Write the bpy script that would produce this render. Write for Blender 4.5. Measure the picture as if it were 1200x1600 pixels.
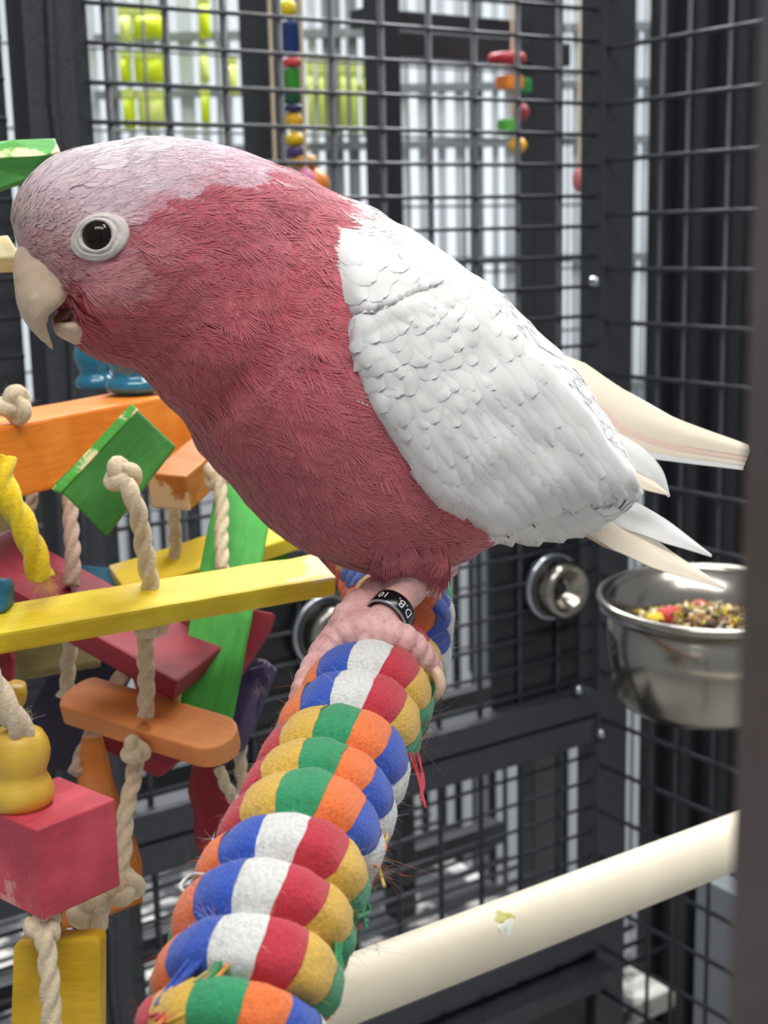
import bpy, bmesh, math, random
import numpy as np
from mathutils import Vector, Matrix, noise
from mathutils.bvhtree import BVHTree
random.seed(7)
rng = np.random.default_rng(7)
for o in list(bpy.data.objects):
    bpy.data.objects.remove(o, do_unlink=True)
scene = bpy.context.scene
COL = scene.collection

# ------------------------------------------------------------------ camera
F = 2170.0                                   # focal length in pixels of the 1200x1600 frame
CAM_POS = Vector((0.0, 0.0, 1.30))
PITCH = math.radians(11.46)
ROLL = math.radians(-1.3)
cam_data = bpy.data.cameras.new('camera')
cam = bpy.data.objects.new('camera', cam_data)
COL.objects.link(cam)
CAM_ROT = (Matrix.Rotation(math.pi / 2 - PITCH, 4, 'X') @ Matrix.Rotation(ROLL, 4, 'Z'))
cam.matrix_world = Matrix.Translation(CAM_POS) @ CAM_ROT
cam_data.sensor_fit = 'VERTICAL'
cam_data.sensor_height = 36.0
cam_data.sensor_width = 27.0
cam_data.lens = 36.0 * F / 1600.0
cam_data.clip_start = 0.01
cam_data.clip_end = 60
cam_data.dof.use_dof = True
cam_data.dof.focus_distance = 0.352
cam_data.dof.aperture_fstop = 27.0
scene.camera = cam

# ------------------------------------------------------------------ world, lights, exposure
world = bpy.data.worlds.new('shop_ambient')
scene.world = world
world.use_nodes = True
bg = world.node_tree.nodes['Background']
bg.inputs[0].default_value = (0.90, 0.95, 1.0, 1)
bg.inputs[1].default_value = 0.32
def area_light(name, loc, target, sx, sy, power, color=(1, 1, 1)):
    l = bpy.data.lights.new(name, 'AREA')
    l.shape = 'RECTANGLE'; l.size = sx; l.size_y = sy; l.energy = power; l.color = color
    o = bpy.data.objects.new(name, l); COL.objects.link(o)
    o.location = loc
    o.rotation_euler = (Vector(target) - Vector(loc)).to_track_quat('-Z', 'Y').to_euler()
    return o
area_light('ceiling_lamp', (0.15, -0.35, 2.75), (0.05, 0.4, 1.2), 1.5, 0.5, 21, (1, 0.98, 0.95))
area_light('ceiling_lamp', (0.5, 0.75, 2.75), (0.2, 0.5, 1.2), 1.6, 0.35, 18, (1, 0.98, 0.96))
area_light('ceiling_lamp', (0.3, 2.6, 2.9), (0.3, 2.9, 1.2), 3.0, 0.6, 210, (0.95, 0.98, 1))
vs = scene.view_settings
vs.view_transform = 'Standard'
try: vs.look = 'None'
except Exception: pass
vs.gamma = 1.0
vs.use_curve_mapping = False
vs.exposure = 0.17

# ------------------------------------------------------------------ helpers
def P(px, py, d):
    return CAM_POS + (CAM_ROT @ Vector(((px - 600) / F * d, -(py - 800) / F * d, -d)))
CR3 = CAM_ROT.to_3x3()
def CV(x, y, z):                             # camera-frame direction (right, up, toward the camera)
    return (CR3 @ Vector((x, y, z))).normalized()
INV = (Matrix.Translation(CAM_POS) @ CAM_ROT).inverted()
def proj(p):
    c = INV @ Vector(p)
    return (600 + F * c.x / -c.z, 800 - F * c.y / -c.z, -c.z)
def lin(c):
    return tuple(((x / 255) / 12.92 if x / 255 <= 0.04045 else ((x / 255 + 0.055) / 1.055) ** 2.4) for x in c)
def tag(o, label=None, cat=None, group=None, kind=None):
    if label: o['label'] = label
    if cat: o['category'] = cat
    if group: o['group'] = group
    if kind: o['kind'] = kind
    return o
WORLD_LOC = {}
def empty(name, loc, label, cat, group=None):
    o = bpy.data.objects.new(name, None); COL.objects.link(o)
    o.empty_display_size = 0.02
    o.location = loc
    WORLD_LOC[o.name] = Vector(loc)
    return tag(o, label, cat, group)
def link(o, world_mat, parent):
    COL.objects.link(o)
    if parent is not None:
        o.parent = parent
        o.matrix_basis = Matrix.Translation(-WORLD_LOC[parent.name]) @ world_mat if True else world_mat
    else:
        o.matrix_basis = world_mat
    return o
def mesh_obj(name, verts, faces, mat, parent=None, smooth=True, rot=None, colors=None, origin=None, mats=None, fmat=None):
    """one mesh object from world-space vertices; origin at the centroid. rot: 3x3 whose columns are the local axes.
    Only unrotated objects may be parents (so children stay simple)."""
    V = np.array([tuple(v) for v in verts], dtype=float)
    c = V.mean(axis=0) if origin is None else np.array(tuple(origin))
    L = V - c
    if rot is not None:
        R = np.array(rot)
        L = L @ R
    me = bpy.data.meshes.new(name)
    me.from_pydata(L.tolist(), [], [list(f) for f in faces])
    if smooth:
        me.polygons.foreach_set('use_smooth', [True] * len(me.polygons))
    if colors is not None:
        at = me.color_attributes.new('Col', 'FLOAT_COLOR', 'POINT')
        cc = np.ones((len(V), 4)); cc[:, :3] = np.array(colors)
        at.data.foreach_set('color', cc.ravel())
    for m in (mats or [mat]):
        me.materials.append(m)
    if fmat is not None:
        me.polygons.foreach_set('material_index', fmat)
    me.update()
    o = bpy.data.objects.new(name, me)
    M = Matrix.Translation(Vector(c))
    if rot is not None:
        M = M @ Matrix(rot).to_4x4()
    link(o, M, parent)
    WORLD_LOC[o.name] = Vector(c)
    return o
def copy_part(src, world_loc, parent, rot=None):
    o = src.copy()
    COL.objects.link(o)
    o.parent = parent
    base = WORLD_LOC[parent.name] if parent is not None else Vector((0, 0, 0))
    M = Matrix.Translation(Vector(world_loc) - base)
    M = M @ (rot.to_4x4() if rot is not None else src.matrix_basis.to_3x3().to_4x4())
    o.matrix_basis = M
    WORLD_LOC[o.name] = Vector(world_loc)
    return o
def frame_axes(x, n):
    """local axes: x along, z near n"""
    x = x.normalized(); y = n.cross(x).normalized(); z = x.cross(y).normalized()
    return Matrix((x, y, z)).transposed()
def bevel_box(bm_size, bev=0.0008, seg=2, cuts=0, jitter=0.0, seed=0):
    sx, sy, sz = bm_size
    bm = bmesh.new()
    bmesh.ops.create_cube(bm, size=1.0)
    bmesh.ops.scale(bm, vec=(sx, sy, sz), verts=bm.verts)
    if bev > 0:
        bmesh.ops.bevel(bm, geom=list(bm.edges), offset=bev, segments=seg, affect='EDGES', profile=0.6)
    if cuts:
        es = [e for e in bm.edges if abs((e.verts[0].co - e.verts[1].co).x) > sx * 0.5]
        bmesh.ops.subdivide_edges(bm, edges=es, cuts=cuts, use_grid_fill=True)
    if jitter:
        for v in bm.verts:
            k = noise.noise_vector(v.co * 140 + Vector((seed * 3.1, seed, 0)))
            e = 1.0 + 1.8 * (abs(v.co.x) > sx * 0.42)
            v.co += k * jitter * e
    vs_ = [v.co.copy() for v in bm.verts]
    fs = [[v.index for v in f.verts] for f in bm.faces]
    bm.verts.index_update()
    fs = [[v.index for v in f.verts] for f in bm.faces]
    bm.free()
    return vs_, fs
def slab(name, parent, A, B, width, thick, nhint, mat, bev=0.0008, cuts=8, jitter=0.00025, seed=0, smooth=False):
    A = Vector(A); B = Vector(B)
    R = frame_axes(B - A, nhint)
    vs_, fs = bevel_box(((B - A).length, width, thick), bev, 2, cuts, jitter, seed)
    c = (A + B) / 2
    W = [c + R @ v for v in vs_]
    o = mesh_obj(name, W, fs, mat, parent, smooth, rot=[list(r) for r in R], origin=c)
    return o
def plate(name, parent, poly, thick, mat, bev=0.0008, bulge=0.0, smooth=False, back=None):
    """solid plate from an outline [(px,py,d),...]; pushed back by thick along its own normal"""
    pts = [P(*q) for q in poly]
    c = sum(pts, Vector()) / len(pts)
    n = Vector((0, 0, 0))
    for i in range(len(pts)):
        n += (pts[i] - c).cross(pts[(i + 1) % len(pts)] - c)
    n.normalize()
    if n.dot(CAM_POS - c) < 0: n = -n
    x = (pts[1] - pts[0]).normalized()
    x = (x - n * x.dot(n)).normalized()
    R = frame_axes(x, n)
    bm = bmesh.new()
    vv = [bm.verts.new(R.transposed() @ (p - c)) for p in pts]
    f = bm.faces.new(vv)
    if f.normal.z < 0:
        f.normal_flip()
    ext = bmesh.ops.extrude_face_region(bm, geom=[f])
    for g in ext['geom']:
        if isinstance(g, bmesh.types.BMVert): g.co.z -= thick
    bmesh.ops.recalc_face_normals(bm, faces=bm.faces)
    if bev > 0:
        bmesh.ops.bevel(bm, geom=list(bm.edges), offset=bev, segments=2, affect='EDGES', profile=0.6)
    bmesh.ops.triangulate(bm, faces=[f for f in bm.faces if len(f.verts) > 4])
    bm.verts.index_update()
    W = [c + R @ v.co for v in bm.verts]
    fs = [[v.index for v in f.verts] for f in bm.faces]
    bm.free()
    return mesh_obj(name, W, fs, mat, parent, smooth, rot=[list(r) for r in R], origin=c)
def catmull(pts, n):
    pts = [np.array(tuple(p), dtype=float) for p in pts]
    if len(pts) == 2:
        return [pts[0] + (pts[1] - pts[0]) * t for t in np.linspace(0, 1, n)]
    Q = [2 * pts[0] - pts[1]] + pts + [2 * pts[-1] - pts[-2]]
    out = []
    m = len(pts) - 1
    for t in np.linspace(0, m, n):
        i = min(int(t), m - 1); u = t - i
        a, b, c, d = Q[i], Q[i + 1], Q[i + 2], Q[i + 3]
        out.append(0.5 * ((2 * b) + (-a + c) * u + (2 * a - 5 * b + 4 * c - d) * u * u + (-a + 3 * b - 3 * c + d) * u ** 3))
    return out
def resample(path, n):
    Pn = np.array(path); seg = np.linalg.norm(np.diff(Pn, axis=0), axis=1)
    s = np.concatenate([[0], np.cumsum(seg)])
    t = np.linspace(0, s[-1], n)
    return np.stack([np.interp(t, s, Pn[:, k]) for k in range(Pn.shape[1])], axis=1), s[-1]
def frames(path):
    Pn = np.array(path)
    T = np.gradient(Pn, axis=0); T /= np.linalg.norm(T, axis=1)[:, None] + 1e-12
    up = np.array([0, 0, 1.0])
    if abs(T[0] @ up) > 0.9: up = np.array([1.0, 0, 0])
    N = [np.cross(up, T[0])]; N[0] /= np.linalg.norm(N[0])
    for i in range(1, len(Pn)):
        v = N[-1] - T[i] * (N[-1] @ T[i]); N.append(v / (np.linalg.norm(v) + 1e-12))
    N = np.array(N); B = np.cross(T, N)
    return Pn, T, N, B
def tube_data(path, radii, seg=10, lobes=0, depth=0.0, twist=0.0, closed=False):
    Pn, T, N, B = frames(path)
    n = len(Pn)
    L = np.concatenate([[0], np.cumsum(np.linalg.norm(np.diff(Pn, axis=0), axis=1))])
    R = np.full(n, radii) if np.isscalar(radii) else np.array(radii)
    V = []; Fc = []
    for i in range(n):
        for j in range(seg):
            a = 2 * math.pi * j / seg
            r = R[i] * (1 + (depth * (abs(math.cos(lobes / 2 * (a - twist * L[i]))) * 2 - 1) if lobes else 0))
            V.append(Pn[i] + r * (math.cos(a) * N[i] + math.sin(a) * B[i]))
    for i in range(n - 1 + (1 if closed else 0)):
        i2 = (i + 1) % n
        for j in range(seg):
            j2 = (j + 1) % seg
            Fc.append((i * seg + j, i * seg + j2, i2 * seg + j2, i2 * seg + j))
    if not closed:
        V.append(Pn[0]); V.append(Pn[-1])
        a, b = len(V) - 2, len(V) - 1
        for j in range(seg):
            j2 = (j + 1) % seg
            Fc.append((a, j2, j)); Fc.append((b, (n - 1) * seg + j, (n - 1) * seg + j2))
    return V, Fc
def tube(name, parent, pts, r, mat, n=None, seg=10, smooth=True):
    n = n or max(2, 8 * len(pts))
    path = catmull(pts, n)
    if not np.isscalar(r):
        r = np.interp(np.linspace(0, 1, n), np.linspace(0, 1, len(r)), r)
    V, Fc = tube_data(path, r, seg)
    return mesh_obj(name, V, Fc, mat, parent, smooth)
def rope(name, parent, px, r, mat, n=70):
    path = catmull([P(*q) for q in px], n * 2)
    path, L = resample(path, max(12, int(n)))
    wob = np.array([list(noise.noise_vector(Vector(tuple(p * 60)))) for p in path]) * r * 0.25
    V, Fc = tube_data(path + wob, r, 24, 3, 0.24, 2 * math.pi / (r * 9.0))
    return mesh_obj(name, V, Fc, mat, parent)
def knot(name, parent, c, size, r, mat, ax=None, seed=0):
    ax = ax or CV(0.2, 0.3, 1)
    R = frame_axes(ax.orthogonal(), ax)
    rr = random.Random(seed); ph = rr.random() * 6
    path = []
    for t in np.linspace(0, 2 * math.pi, 72, endpoint=False):
        q = Vector(((math.sin(t) + 2 * math.sin(2 * t)) / 3, (math.cos(t) - 2 * math.cos(2 * t)) / 3, -math.sin(3 * t) * 0.45))
        q = Matrix.Rotation(ph, 3, 'Z') @ q
        path.append(np.array(Vector(c) + R @ (q * size)))
    V, Fc = tube_data(np.array(path), r, 12, 3, 0.15, 2 * math.pi / (r * 9), closed=True)
    return mesh_obj(name, V, Fc, mat, parent)
def lathe(name, parent, base, axis, profile, mat, seg=40, smooth=True):
    axis = axis.normalized()
    R = frame_axes(axis.orthogonal(), axis)
    base = Vector(base)
    V = []; Fc = []
    for (r, z) in profile:
        for j in range(seg):
            a = 2 * math.pi * j / seg
            V.append(base + R @ Vector((r * math.cos(a), r * math.sin(a), z)))
    for i in range(len(profile) - 1):
        for j in range(seg):
            j2 = (j + 1) % seg
            Fc.append((i * seg + j, i * seg + j2, (i + 1) * seg + j2, (i + 1) * seg + j))
    return mesh_obj(name, V, Fc, mat, parent, smooth)
def hairs(name, parent, roots, dirs, lens, width, mat, colors=None, curl=0.5, seg=4):
    """many fine fibres joined into one stuff part: ribbons crossed as thin triangular tubes"""
    V = []; Fc = []; C = []
    for k in range(len(roots)):
        p = np.array(tuple(roots[k]), float); d = np.array(tuple(dirs[k]), float); L = lens[k]
        w = width * (0.7 + 0.6 * rng.random())
        b = rng.normal(size=3) * curl
        s = len(V)
        a1 = np.cross(d, [0.3, 0.5, 0.8]); a1 /= np.linalg.norm(a1) + 1e-9; a2 = np.cross(d, a1)
        for i in range(seg + 1):
            t = i / seg
            q = p + d * L * t + b * L * t * t
            ww = w * (1 - 0.7 * t)
            for m in range(3):
                an = 2.094 * m
                V.append(q + ww * (math.cos(an) * a1 + math.sin(an) * a2))
                if colors is not None: C.append(colors[k])
        for i in range(seg):
            for m in range(3):
                m2 = (m + 1) % 3
                Fc.append((s + i * 3 + m, s + i * 3 + m2, s + i * 3 + 3 + m2, s + i * 3 + 3 + m))
    o = mesh_obj(name, V, Fc, mat, parent, True, colors=C if colors is not None else None)
    return tag(o, kind='stuff')

# ------------------------------------------------------------------ materials
def new_mat(name):
    m = bpy.data.materials.new(name); m.use_nodes = True
    nt = m.node_tree
    return m, nt, nt.nodes['Principled BSDF']
def N_(nt, t, **kw):
    n = nt.nodes.new(t)
    for k, v in kw.items(): setattr(n, k, v)
    return n
def mix_col(nt, fac, a, b, blend='MIX'):
    m = N_(nt, 'ShaderNodeMix', data_type='RGBA', blend_type=blend)
    for s, v in (('Factor', fac), ('A', a), ('B', b)):
        i = [q for q in m.inputs if q.name == s and (q.type == 'RGBA' or s == 'Factor')][0]
        if hasattr(v, 'links'): nt.links.new(v, i)
        else: i.default_value = v if s == 'Factor' else (*v, 1)
    return [q for q in m.outputs if q.type == 'RGBA'][0]
def noise_tex(nt, scale, detail=4, rough=0.55, stretch=None, coord='Object'):
    tc = N_(nt, 'ShaderNodeTexCoord')
    out = tc.outputs[coord]
    if stretch:
        mp = N_(nt, 'ShaderNodeMapping'); mp.inputs['Scale'].default_value = stretch
        nt.links.new(out, mp.inputs['Vector']); out = mp.outputs[0]
    n = N_(nt, 'ShaderNodeTexNoise')
    n.inputs['Scale'].default_value = scale; n.inputs['Detail'].default_value = detail
    n.inputs['Roughness'].default_value = rough
    nt.links.new(out, n.inputs['Vector'])
    return n.outputs['Fac']
def ramp(nt, fac, lo, hi):
    r = N_(nt, 'ShaderNodeMapRange', clamp=True)
    r.inputs['From Min'].default_value = lo; r.inputs['From Max'].default_value = hi
    nt.links.new(fac, r.inputs['Value'])
    return r.outputs[0]
def bump(nt, bsdf, h, strength, dist):
    b = N_(nt, 'ShaderNodeBump'); b.inputs['Strength'].default_value = strength; b.inputs['Distance'].default_value = dist
    nt.links.new(h, b.inputs['Height']); nt.links.new(b.outputs[0], bsdf.inputs['Normal'])
def plain(name, rgb, rough=0.5, metal=0.0, bscale=0, bstr=0.3, bdist=0.0005, var=0.0, vscale=60, coat=0.0, sheen=0.0):
    m, nt, b = new_mat(name)
    c = lin(rgb)
    b.inputs['Roughness'].default_value = rough; b.inputs['Metallic'].default_value = metal
    b.inputs['Coat Weight'].default_value = coat
    if sheen: b.inputs['Sheen Weight'].default_value = sheen
    if var:
        f = noise_tex(nt, vscale, 5)
        o = mix_col(nt, ramp(nt, f, 0.3, 0.7), tuple(x * (1 - var) for x in c), tuple(min(1, x * (1 + var)) for x in c))
        nt.links.new(o, b.inputs['Base Color'])
    else:
        b.inputs['Base Color'].default_value = (*c, 1)
    if bscale:
        bump(nt, b, noise_tex(nt, bscale, 5), bstr, bdist)
    return m
def coat_mat(name, rgb, rough=0.42):
    m, nt, b = new_mat(name)
    c = lin(rgb)
    f = noise_tex(nt, 420, 5, 0.6)
    o = mix_col(nt, ramp(nt, f, 0.35, 0.75), c, tuple(x * 1.9 + 0.004 for x in c))
    nt.links.new(o, b.inputs['Base Color'])
    b.inputs['Roughness'].default_value = rough
    bump(nt, b, f, 0.5, 0.0008)
    return m
def wood_mat(name, rgb, bare=0.25, dark=0.55, rough=0.55, bare_rgb=(226, 196, 150), lo=None):
    """dyed wood: grain along local X, pale wood where the dye is chewed away"""
    m, nt, b = new_mat(name)
    c = lin(rgb)
    g = noise_tex(nt, 60, 6, 0.65, (1.0, 9.0, 9.0))
    g2 = noise_tex(nt, 45, 3, 0.5)
    o = mix_col(nt, ramp(nt, g, 0.3, 0.72), tuple(x * dark for x in c), c)
    o = mix_col(nt, ramp(nt, g2, 0.45, 0.9), o, tuple(min(1, x * 1.5 + 0.03) for x in c))
    k = noise_tex(nt, 55, 6, 0.7, (0.5, 1, 1))
    tc = N_(nt, 'ShaderNodeTexCoord'); sx = N_(nt, 'ShaderNodeSeparateXYZ'); nt.links.new(tc.outputs['Generated'], sx.inputs[0])
    e1_ = N_(nt, 'ShaderNodeMath', operation='SUBTRACT'); nt.links.new(sx.outputs[0], e1_.inputs[0]); e1_.inputs[1].default_value = 0.5
    e2_ = N_(nt, 'ShaderNodeMath', operation='ABSOLUTE'); nt.links.new(e1_.outputs[0], e2_.inputs[0])
    e3_ = ramp(nt, e2_.outputs[0], 0.40, 0.52)
    e4_ = N_(nt, 'ShaderNodeMath', operation='MULTIPLY_ADD'); nt.links.new(e3_, e4_.inputs[0]); e4_.inputs[1].default_value = 0.22 * min(1, bare * 3); nt.links.new(k, e4_.inputs[2])
    th = 0.73 - 0.32 * bare
    o = mix_col(nt, ramp(nt, e4_.outputs[0], th, th + 0.05), o, lin(bare_rgb))
    nt.links.new(o, b.inputs['Base Color'])
    b.inputs['Roughness'].default_value = rough
    bump(nt, b, g, 0.35, 0.0006)
    return m
def fibre_mat(name, rgb, var=0.15, scale=900):
    m, nt, b = new_mat(name)
    c = lin(rgb)
    f = noise_tex(nt, scale, 4, 0.7)
    f2 = noise_tex(nt, 90, 4, 0.6)
    o = mix_col(nt, ramp(nt, f, 0.3, 0.7), tuple(x * (1 - 2.2 * var) for x in c), tuple(min(1, x * (1 + var)) for x in c))
    o = mix_col(nt, ramp(nt, f2, 0.62, 0.8), o, tuple(x * 0.72 for x in c))
    nt.links.new(o, b.inputs['Base Color'])
    b.inputs['Roughness'].default_value = 0.95
    b.inputs['Sheen Weight'].default_value = 0.25
    bump(nt, b, f, 0.9, 0.0007)
    return m
def col_mat(name, rough=0.75, sheen=0.25, bscale=0, bstr=0.3, bdist=0.0004, ss=0.0):
    m, nt, b = new_mat(name)
    a = N_(nt, 'ShaderNodeVertexColor'); a.layer_name = 'Col'
    nt.links.new(a.outputs[0], b.inputs['Base Color'])
    b.inputs['Roughness'].default_value = rough
    b.inputs['Sheen Weight'].default_value = sheen
    b.inputs['Sheen Roughness'].default_value = 0.5
    b.inputs['Specular IOR Level'].default_value = 0.25
    if bscale: bump(nt, b, noise_tex(nt, bscale, 5), bstr, bdist)
    return m
M = {}
M['coat'] = coat_mat('black_powder_coat', (44, 46, 51))
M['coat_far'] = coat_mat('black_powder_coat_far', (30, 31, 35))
M['panel'] = coat_mat('black_sheet', (26, 27, 31), 0.3)
M['steel'] = plain('stainless_steel', (168, 163, 154), 0.2, 1.0, var=0.05)
M['zinc'] = plain('zinc_hardware', (190, 195, 205), 0.25, 1.0)
M['dowel'] = plain('cream_dowel', (233, 222, 198), 0.5, 0, 140, 0.25, 0.0006, 0.06, 30)
M['floor'] = plain('shop_floor_vinyl', (176, 174, 170), 0.45, 0, 0, var=0.08, vscale=3)
M['shopwall'] = plain('shop_wall_paint', (196, 200, 204), 0.7, var=0.05, vscale=2)
M['white'] = plain('white_enamel', (226, 231, 236), 0.4)
M['grey'] = plain('grey_enamel', (140, 146, 152), 0.45)
M['cotton'] = fibre_mat('cotton_rope', (222, 204, 172), 0.1, 700)
M['cotton_pink'] = fibre_mat('dye_stained_rope', (190, 160, 140), 0.1, 700)
M['yellow_rope'] = fibre_mat('yellow_rope', (232, 200, 20), 0.1, 700)
M['w_orange'] = wood_mat('orange_dyed_wood', (240, 132, 22), 0.1, 0.8)
M['w_green'] = wood_mat('green_dyed_wood', (64, 172, 62), 0.2, 0.6)
M['w_dgreen'] = wood_mat('deep_green_dyed_wood', (52, 128, 44), 0.14, 0.7)
M['w_lgreen'] = wood_mat('chewed_green_wood', (74, 170, 52), 0.62, 0.7, bare_rgb=(232, 222, 170))
M['w_yellow'] = wood_mat('yellow_dyed_wood', (232, 200, 30), 0.25, 0.8)
M['w_gold'] = wood_mat('gold_dyed_wood', (206, 164, 18), 0.05, 0.75)
M['w_red'] = wood_mat('crimson_dyed_wood', (146, 28, 48), 0.03, 0.7)
M['w_pink'] = wood_mat('pink_dyed_wood', (202, 66, 84), 0.16, 0.72, bare_rgb=(226, 150, 150))
M['w_blue'] = wood_mat('blue_dyed_wood', (34, 108, 140), 0.05, 0.7)
M['w_purple'] = wood_mat('purple_dyed_wood', (58, 44, 84), 0.3, 0.6, bare_rgb=(170, 158, 180))
M['w_dpurple'] = plain('dark_purple_leather', (40, 32, 56), 0.6, 0, 90, 0.3, 0.0008, 0.2, 40)
M['w_peach'] = wood_mat('light_orange_dyed_wood', (222, 136, 72), 0.08, 0.85)
M['w_brown'] = wood_mat('amber_dyed_wood', (196, 118, 40), 0.35, 0.7)
M['w_olive'] = wood_mat('olive_dyed_wood', (128, 116, 66), 0.2, 0.7)
M['w_pale'] = wood_mat('bare_pine', (216, 196, 140), 0.1, 0.8)
M['bead_blue'] = plain('glossy_teal_lacquer', (24, 112, 142), 0.2, var=0.15, vscale=120, coat=0.5)
M['bead_yellow'] = wood_mat('yellow_lacquered_wood', (222, 178, 62), 0.02, 0.85, 0.4)
M['leather_o'] = plain('orange_leather', (205, 118, 40), 0.5, 0, 120, 0.2, 0.0005, 0.15, 40)
M['leather_r'] = plain('red_leather', (140, 24, 40), 0.5, 0, 120, 0.25, 0.0005, 0.15, 60)
YARN = {'R': (196, 44, 62), 'Y': (222, 178, 72), 'G': (44, 150, 98), 'O': (246, 122, 58), 'B': (44, 84, 186), 'W': (226, 226, 222)}
for k, v in YARN.items(): M['yarn' + k] = fibre_mat('yarn_' + k, v, 0.12, 1100)
M['body'] = col_mat('plumage_skin', 0.85, 0.1)
M['pinkfeather'] = col_mat('contour_feathers', 0.75, 0.3)
M['thread'] = col_mat('loose_fibres', 0.9, 0.2)
def feather_white():
    m, nt, b = new_mat('white_feather')
    f = noise_tex(nt, 120, 4, 0.6)
    o = mix_col(nt, ramp(nt, f, 0.3, 0.75), lin((216, 215, 211)), lin((228, 228, 226)))
    nt.links.new(o, b.inputs['Base Color'])
    b.inputs['Roughness'].default_value = 0.6
    b.inputs['Sheen Weight'].default_value = 0.2
    b.inputs['Subsurface Weight'].default_value = 0.25
    b.inputs['Subsurface Radius'].default_value = (0.0025, 0.0024, 0.0022)
    b.inputs['Subsurface Scale'].default_value = 1.0
    g = noise_tex(nt, 420, 3, 0.6, (0.35, 3.0, 1.0))
    bump(nt, b, g, 0.12, 0.0004)
    return m
M['wfeather'] = feather_white()
M['cream'] = plain('cream_feather', (240, 226, 204), 0.6, 0, 300, 0.2, 0.0004, 0.05, 40, sheen=0.2)
M['pinkcream'] = plain('blush_feather', (238, 208, 192), 0.6, 0, 300, 0.2, 0.0004, 0.05, 40, sheen=0.2)
M['skin'] = None
def skin_mat():
    m, nt, b = new_mat('scaly_foot_skin')
    tc = N_(nt, 'ShaderNodeTexCoord')
    v = N_(nt, 'ShaderNodeTexVoronoi'); v.inputs['Scale'].default_value = 900
    nt.links.new(tc.outputs['Object'], v.inputs['Vector'])
    f = noise_tex(nt, 160, 4)
    o = mix_col(nt, ramp(nt, f, 0.3, 0.7), lin((206, 150, 146)), lin((230, 188, 182)))
    o = mix_col(nt, ramp(nt, v.outputs['Distance'], 0.6, 1.2), o, lin((188, 132, 128)))
    nt.links.new(o, b.inputs['Base Color'])
    b.inputs['Roughness'].default_value = 0.6
    b.inputs['Subsurface Weight'].default_value = 0.08
    b.inputs['Subsurface Radius'].default_value = (0.004, 0.002, 0.001)
    inv = N_(nt, 'ShaderNodeMath', operation='SUBTRACT'); inv.inputs[0].default_value = 1
    nt.links.new(v.outputs['Distance'], inv.inputs[1])
    bump(nt, b, inv.outputs[0], 0.22, 0.0004)
    return m
M['skin'] = skin_mat()
M['claw'] = plain('horn_claw', (206, 178, 152), 0.35, var=0.1, vscale=200)
def beak_mat():
    m, nt, b = new_mat('horn_beak')
    f = noise_tex(nt, 130, 6, 0.65)
    o = mix_col(nt, ramp(nt, f, 0.3, 0.75), lin((200, 172, 144)), lin((222, 200, 174)))
    f2 = noise_tex(nt, 420, 4, 0.6)
    o = mix_col(nt, ramp(nt, f2, 0.62, 0.8), o, lin((236, 222, 200)))
    nt.links.new(o, b.inputs['Base Color']); b.inputs['Roughness'].default_value = 0.5
    b.inputs['Subsurface Weight'].default_value = 0.1
    b.inputs['Subsurface Radius'].default_value = (0.004, 0.003, 0.002)
    bump(nt, b, f, 0.5, 0.0008)
    return m
M['beak'] = beak_mat()
M['tongue'] = plain('brown_tongue', (92, 44, 32), 0.4)
M['eye'] = plain('dark_eye', (24, 7, 5), 0.03)
M['eye'].node_tree.nodes['Principled BSDF'].inputs['Specular IOR Level'].default_value = 0.3
M['eyering'] = plain('bare_eye_skin', (200, 192, 186), 0.6, 0, 900, 0.4, 0.0004, 0.07, 300)
M['band'] = plain('black_anodised_band', (10, 10, 12), 0.22)
M['bandtext'] = plain('engraved_lettering', (222, 222, 222), 0.5)
#@@STRUCTURE
# ------------------------------------------------------------------ the shop around the cage
def quad_box(name, x0, x1, y0, y1, z0, z1, mat, parent=None):
    V = [(x, y, z) for x in (x0, x1) for y in (y0, y1) for z in (z0, z1)]
    Fc = [(0, 1, 3, 2), (4, 6, 7, 5), (0, 4, 5, 1), (2, 3, 7, 6), (0, 2, 6, 4), (1, 5, 7, 3)]
    return mesh_obj(name, V, Fc, mat, parent, False)
tag(quad_box('floor', -4, 5, -2.5, 6, -0.1, 0.0, M['floor']), 'pale vinyl shop floor under the cages', 'floor', kind='structure')
tag(quad_box('wall_back', -4, 5, 5.2, 5.3, 0.0, 3.2, M['shopwall']), 'pale grey shop wall behind the cages', 'wall', kind='structure')

# cage planes: back wall runs right and away, right wall runs from the corner towards the viewer
BD = Vector((0.825, 0.565, 0)).normalized()
RD = Vector((BD.y, -BD.x, 0))
cn = P(948, 370, 1.17); CORNER = Vector((cn.x, cn.y, 0))
def hit(px, py, p0, n):
    d = P(px, py, 1.0) - CAM_POS
    t = (p0 - CAM_POS).dot(n) / d.dot(n)
    return CAM_POS + d * t
def WB(px, py, off=0.0):                     # point of the back wall plane seen at a pixel
    return hit(px, py, CORNER - RD * off, RD)
def WR(px, py, off=0.0):
    return hit(px, py, CORNER + BD * off, BD)
def sB(p): return (Vector((p.x, p.y, 0)) - CORNER).dot(BD)
def sR(p): return (Vector((p.x, p.y, 0)) - CORNER).dot(RD)
def obox(name, c, half, ax, mat, parent, bev=0.002):
    """box with local axes ax (x,y,z vectors) around world centre c"""
    vs_, fs = bevel_box((half[0] * 2, half[1] * 2, half[2] * 2), bev, 2)
    R = Matrix((ax[0], ax[1], ax[2])).transposed()
    return mesh_obj(name, [Vector(c) + R @ v for v in vs_], fs, mat, parent, False, origin=c)
UP = Vector((0, 0, 1))
AXB = (BD, -RD, UP)
cage = empty('bird_cage', (CORNER.x, CORNER.y, 0), 'black powder-coated wire cage around the pink and white parrot', 'cage')
ZT, ZB = 1.62, 0.10
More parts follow.
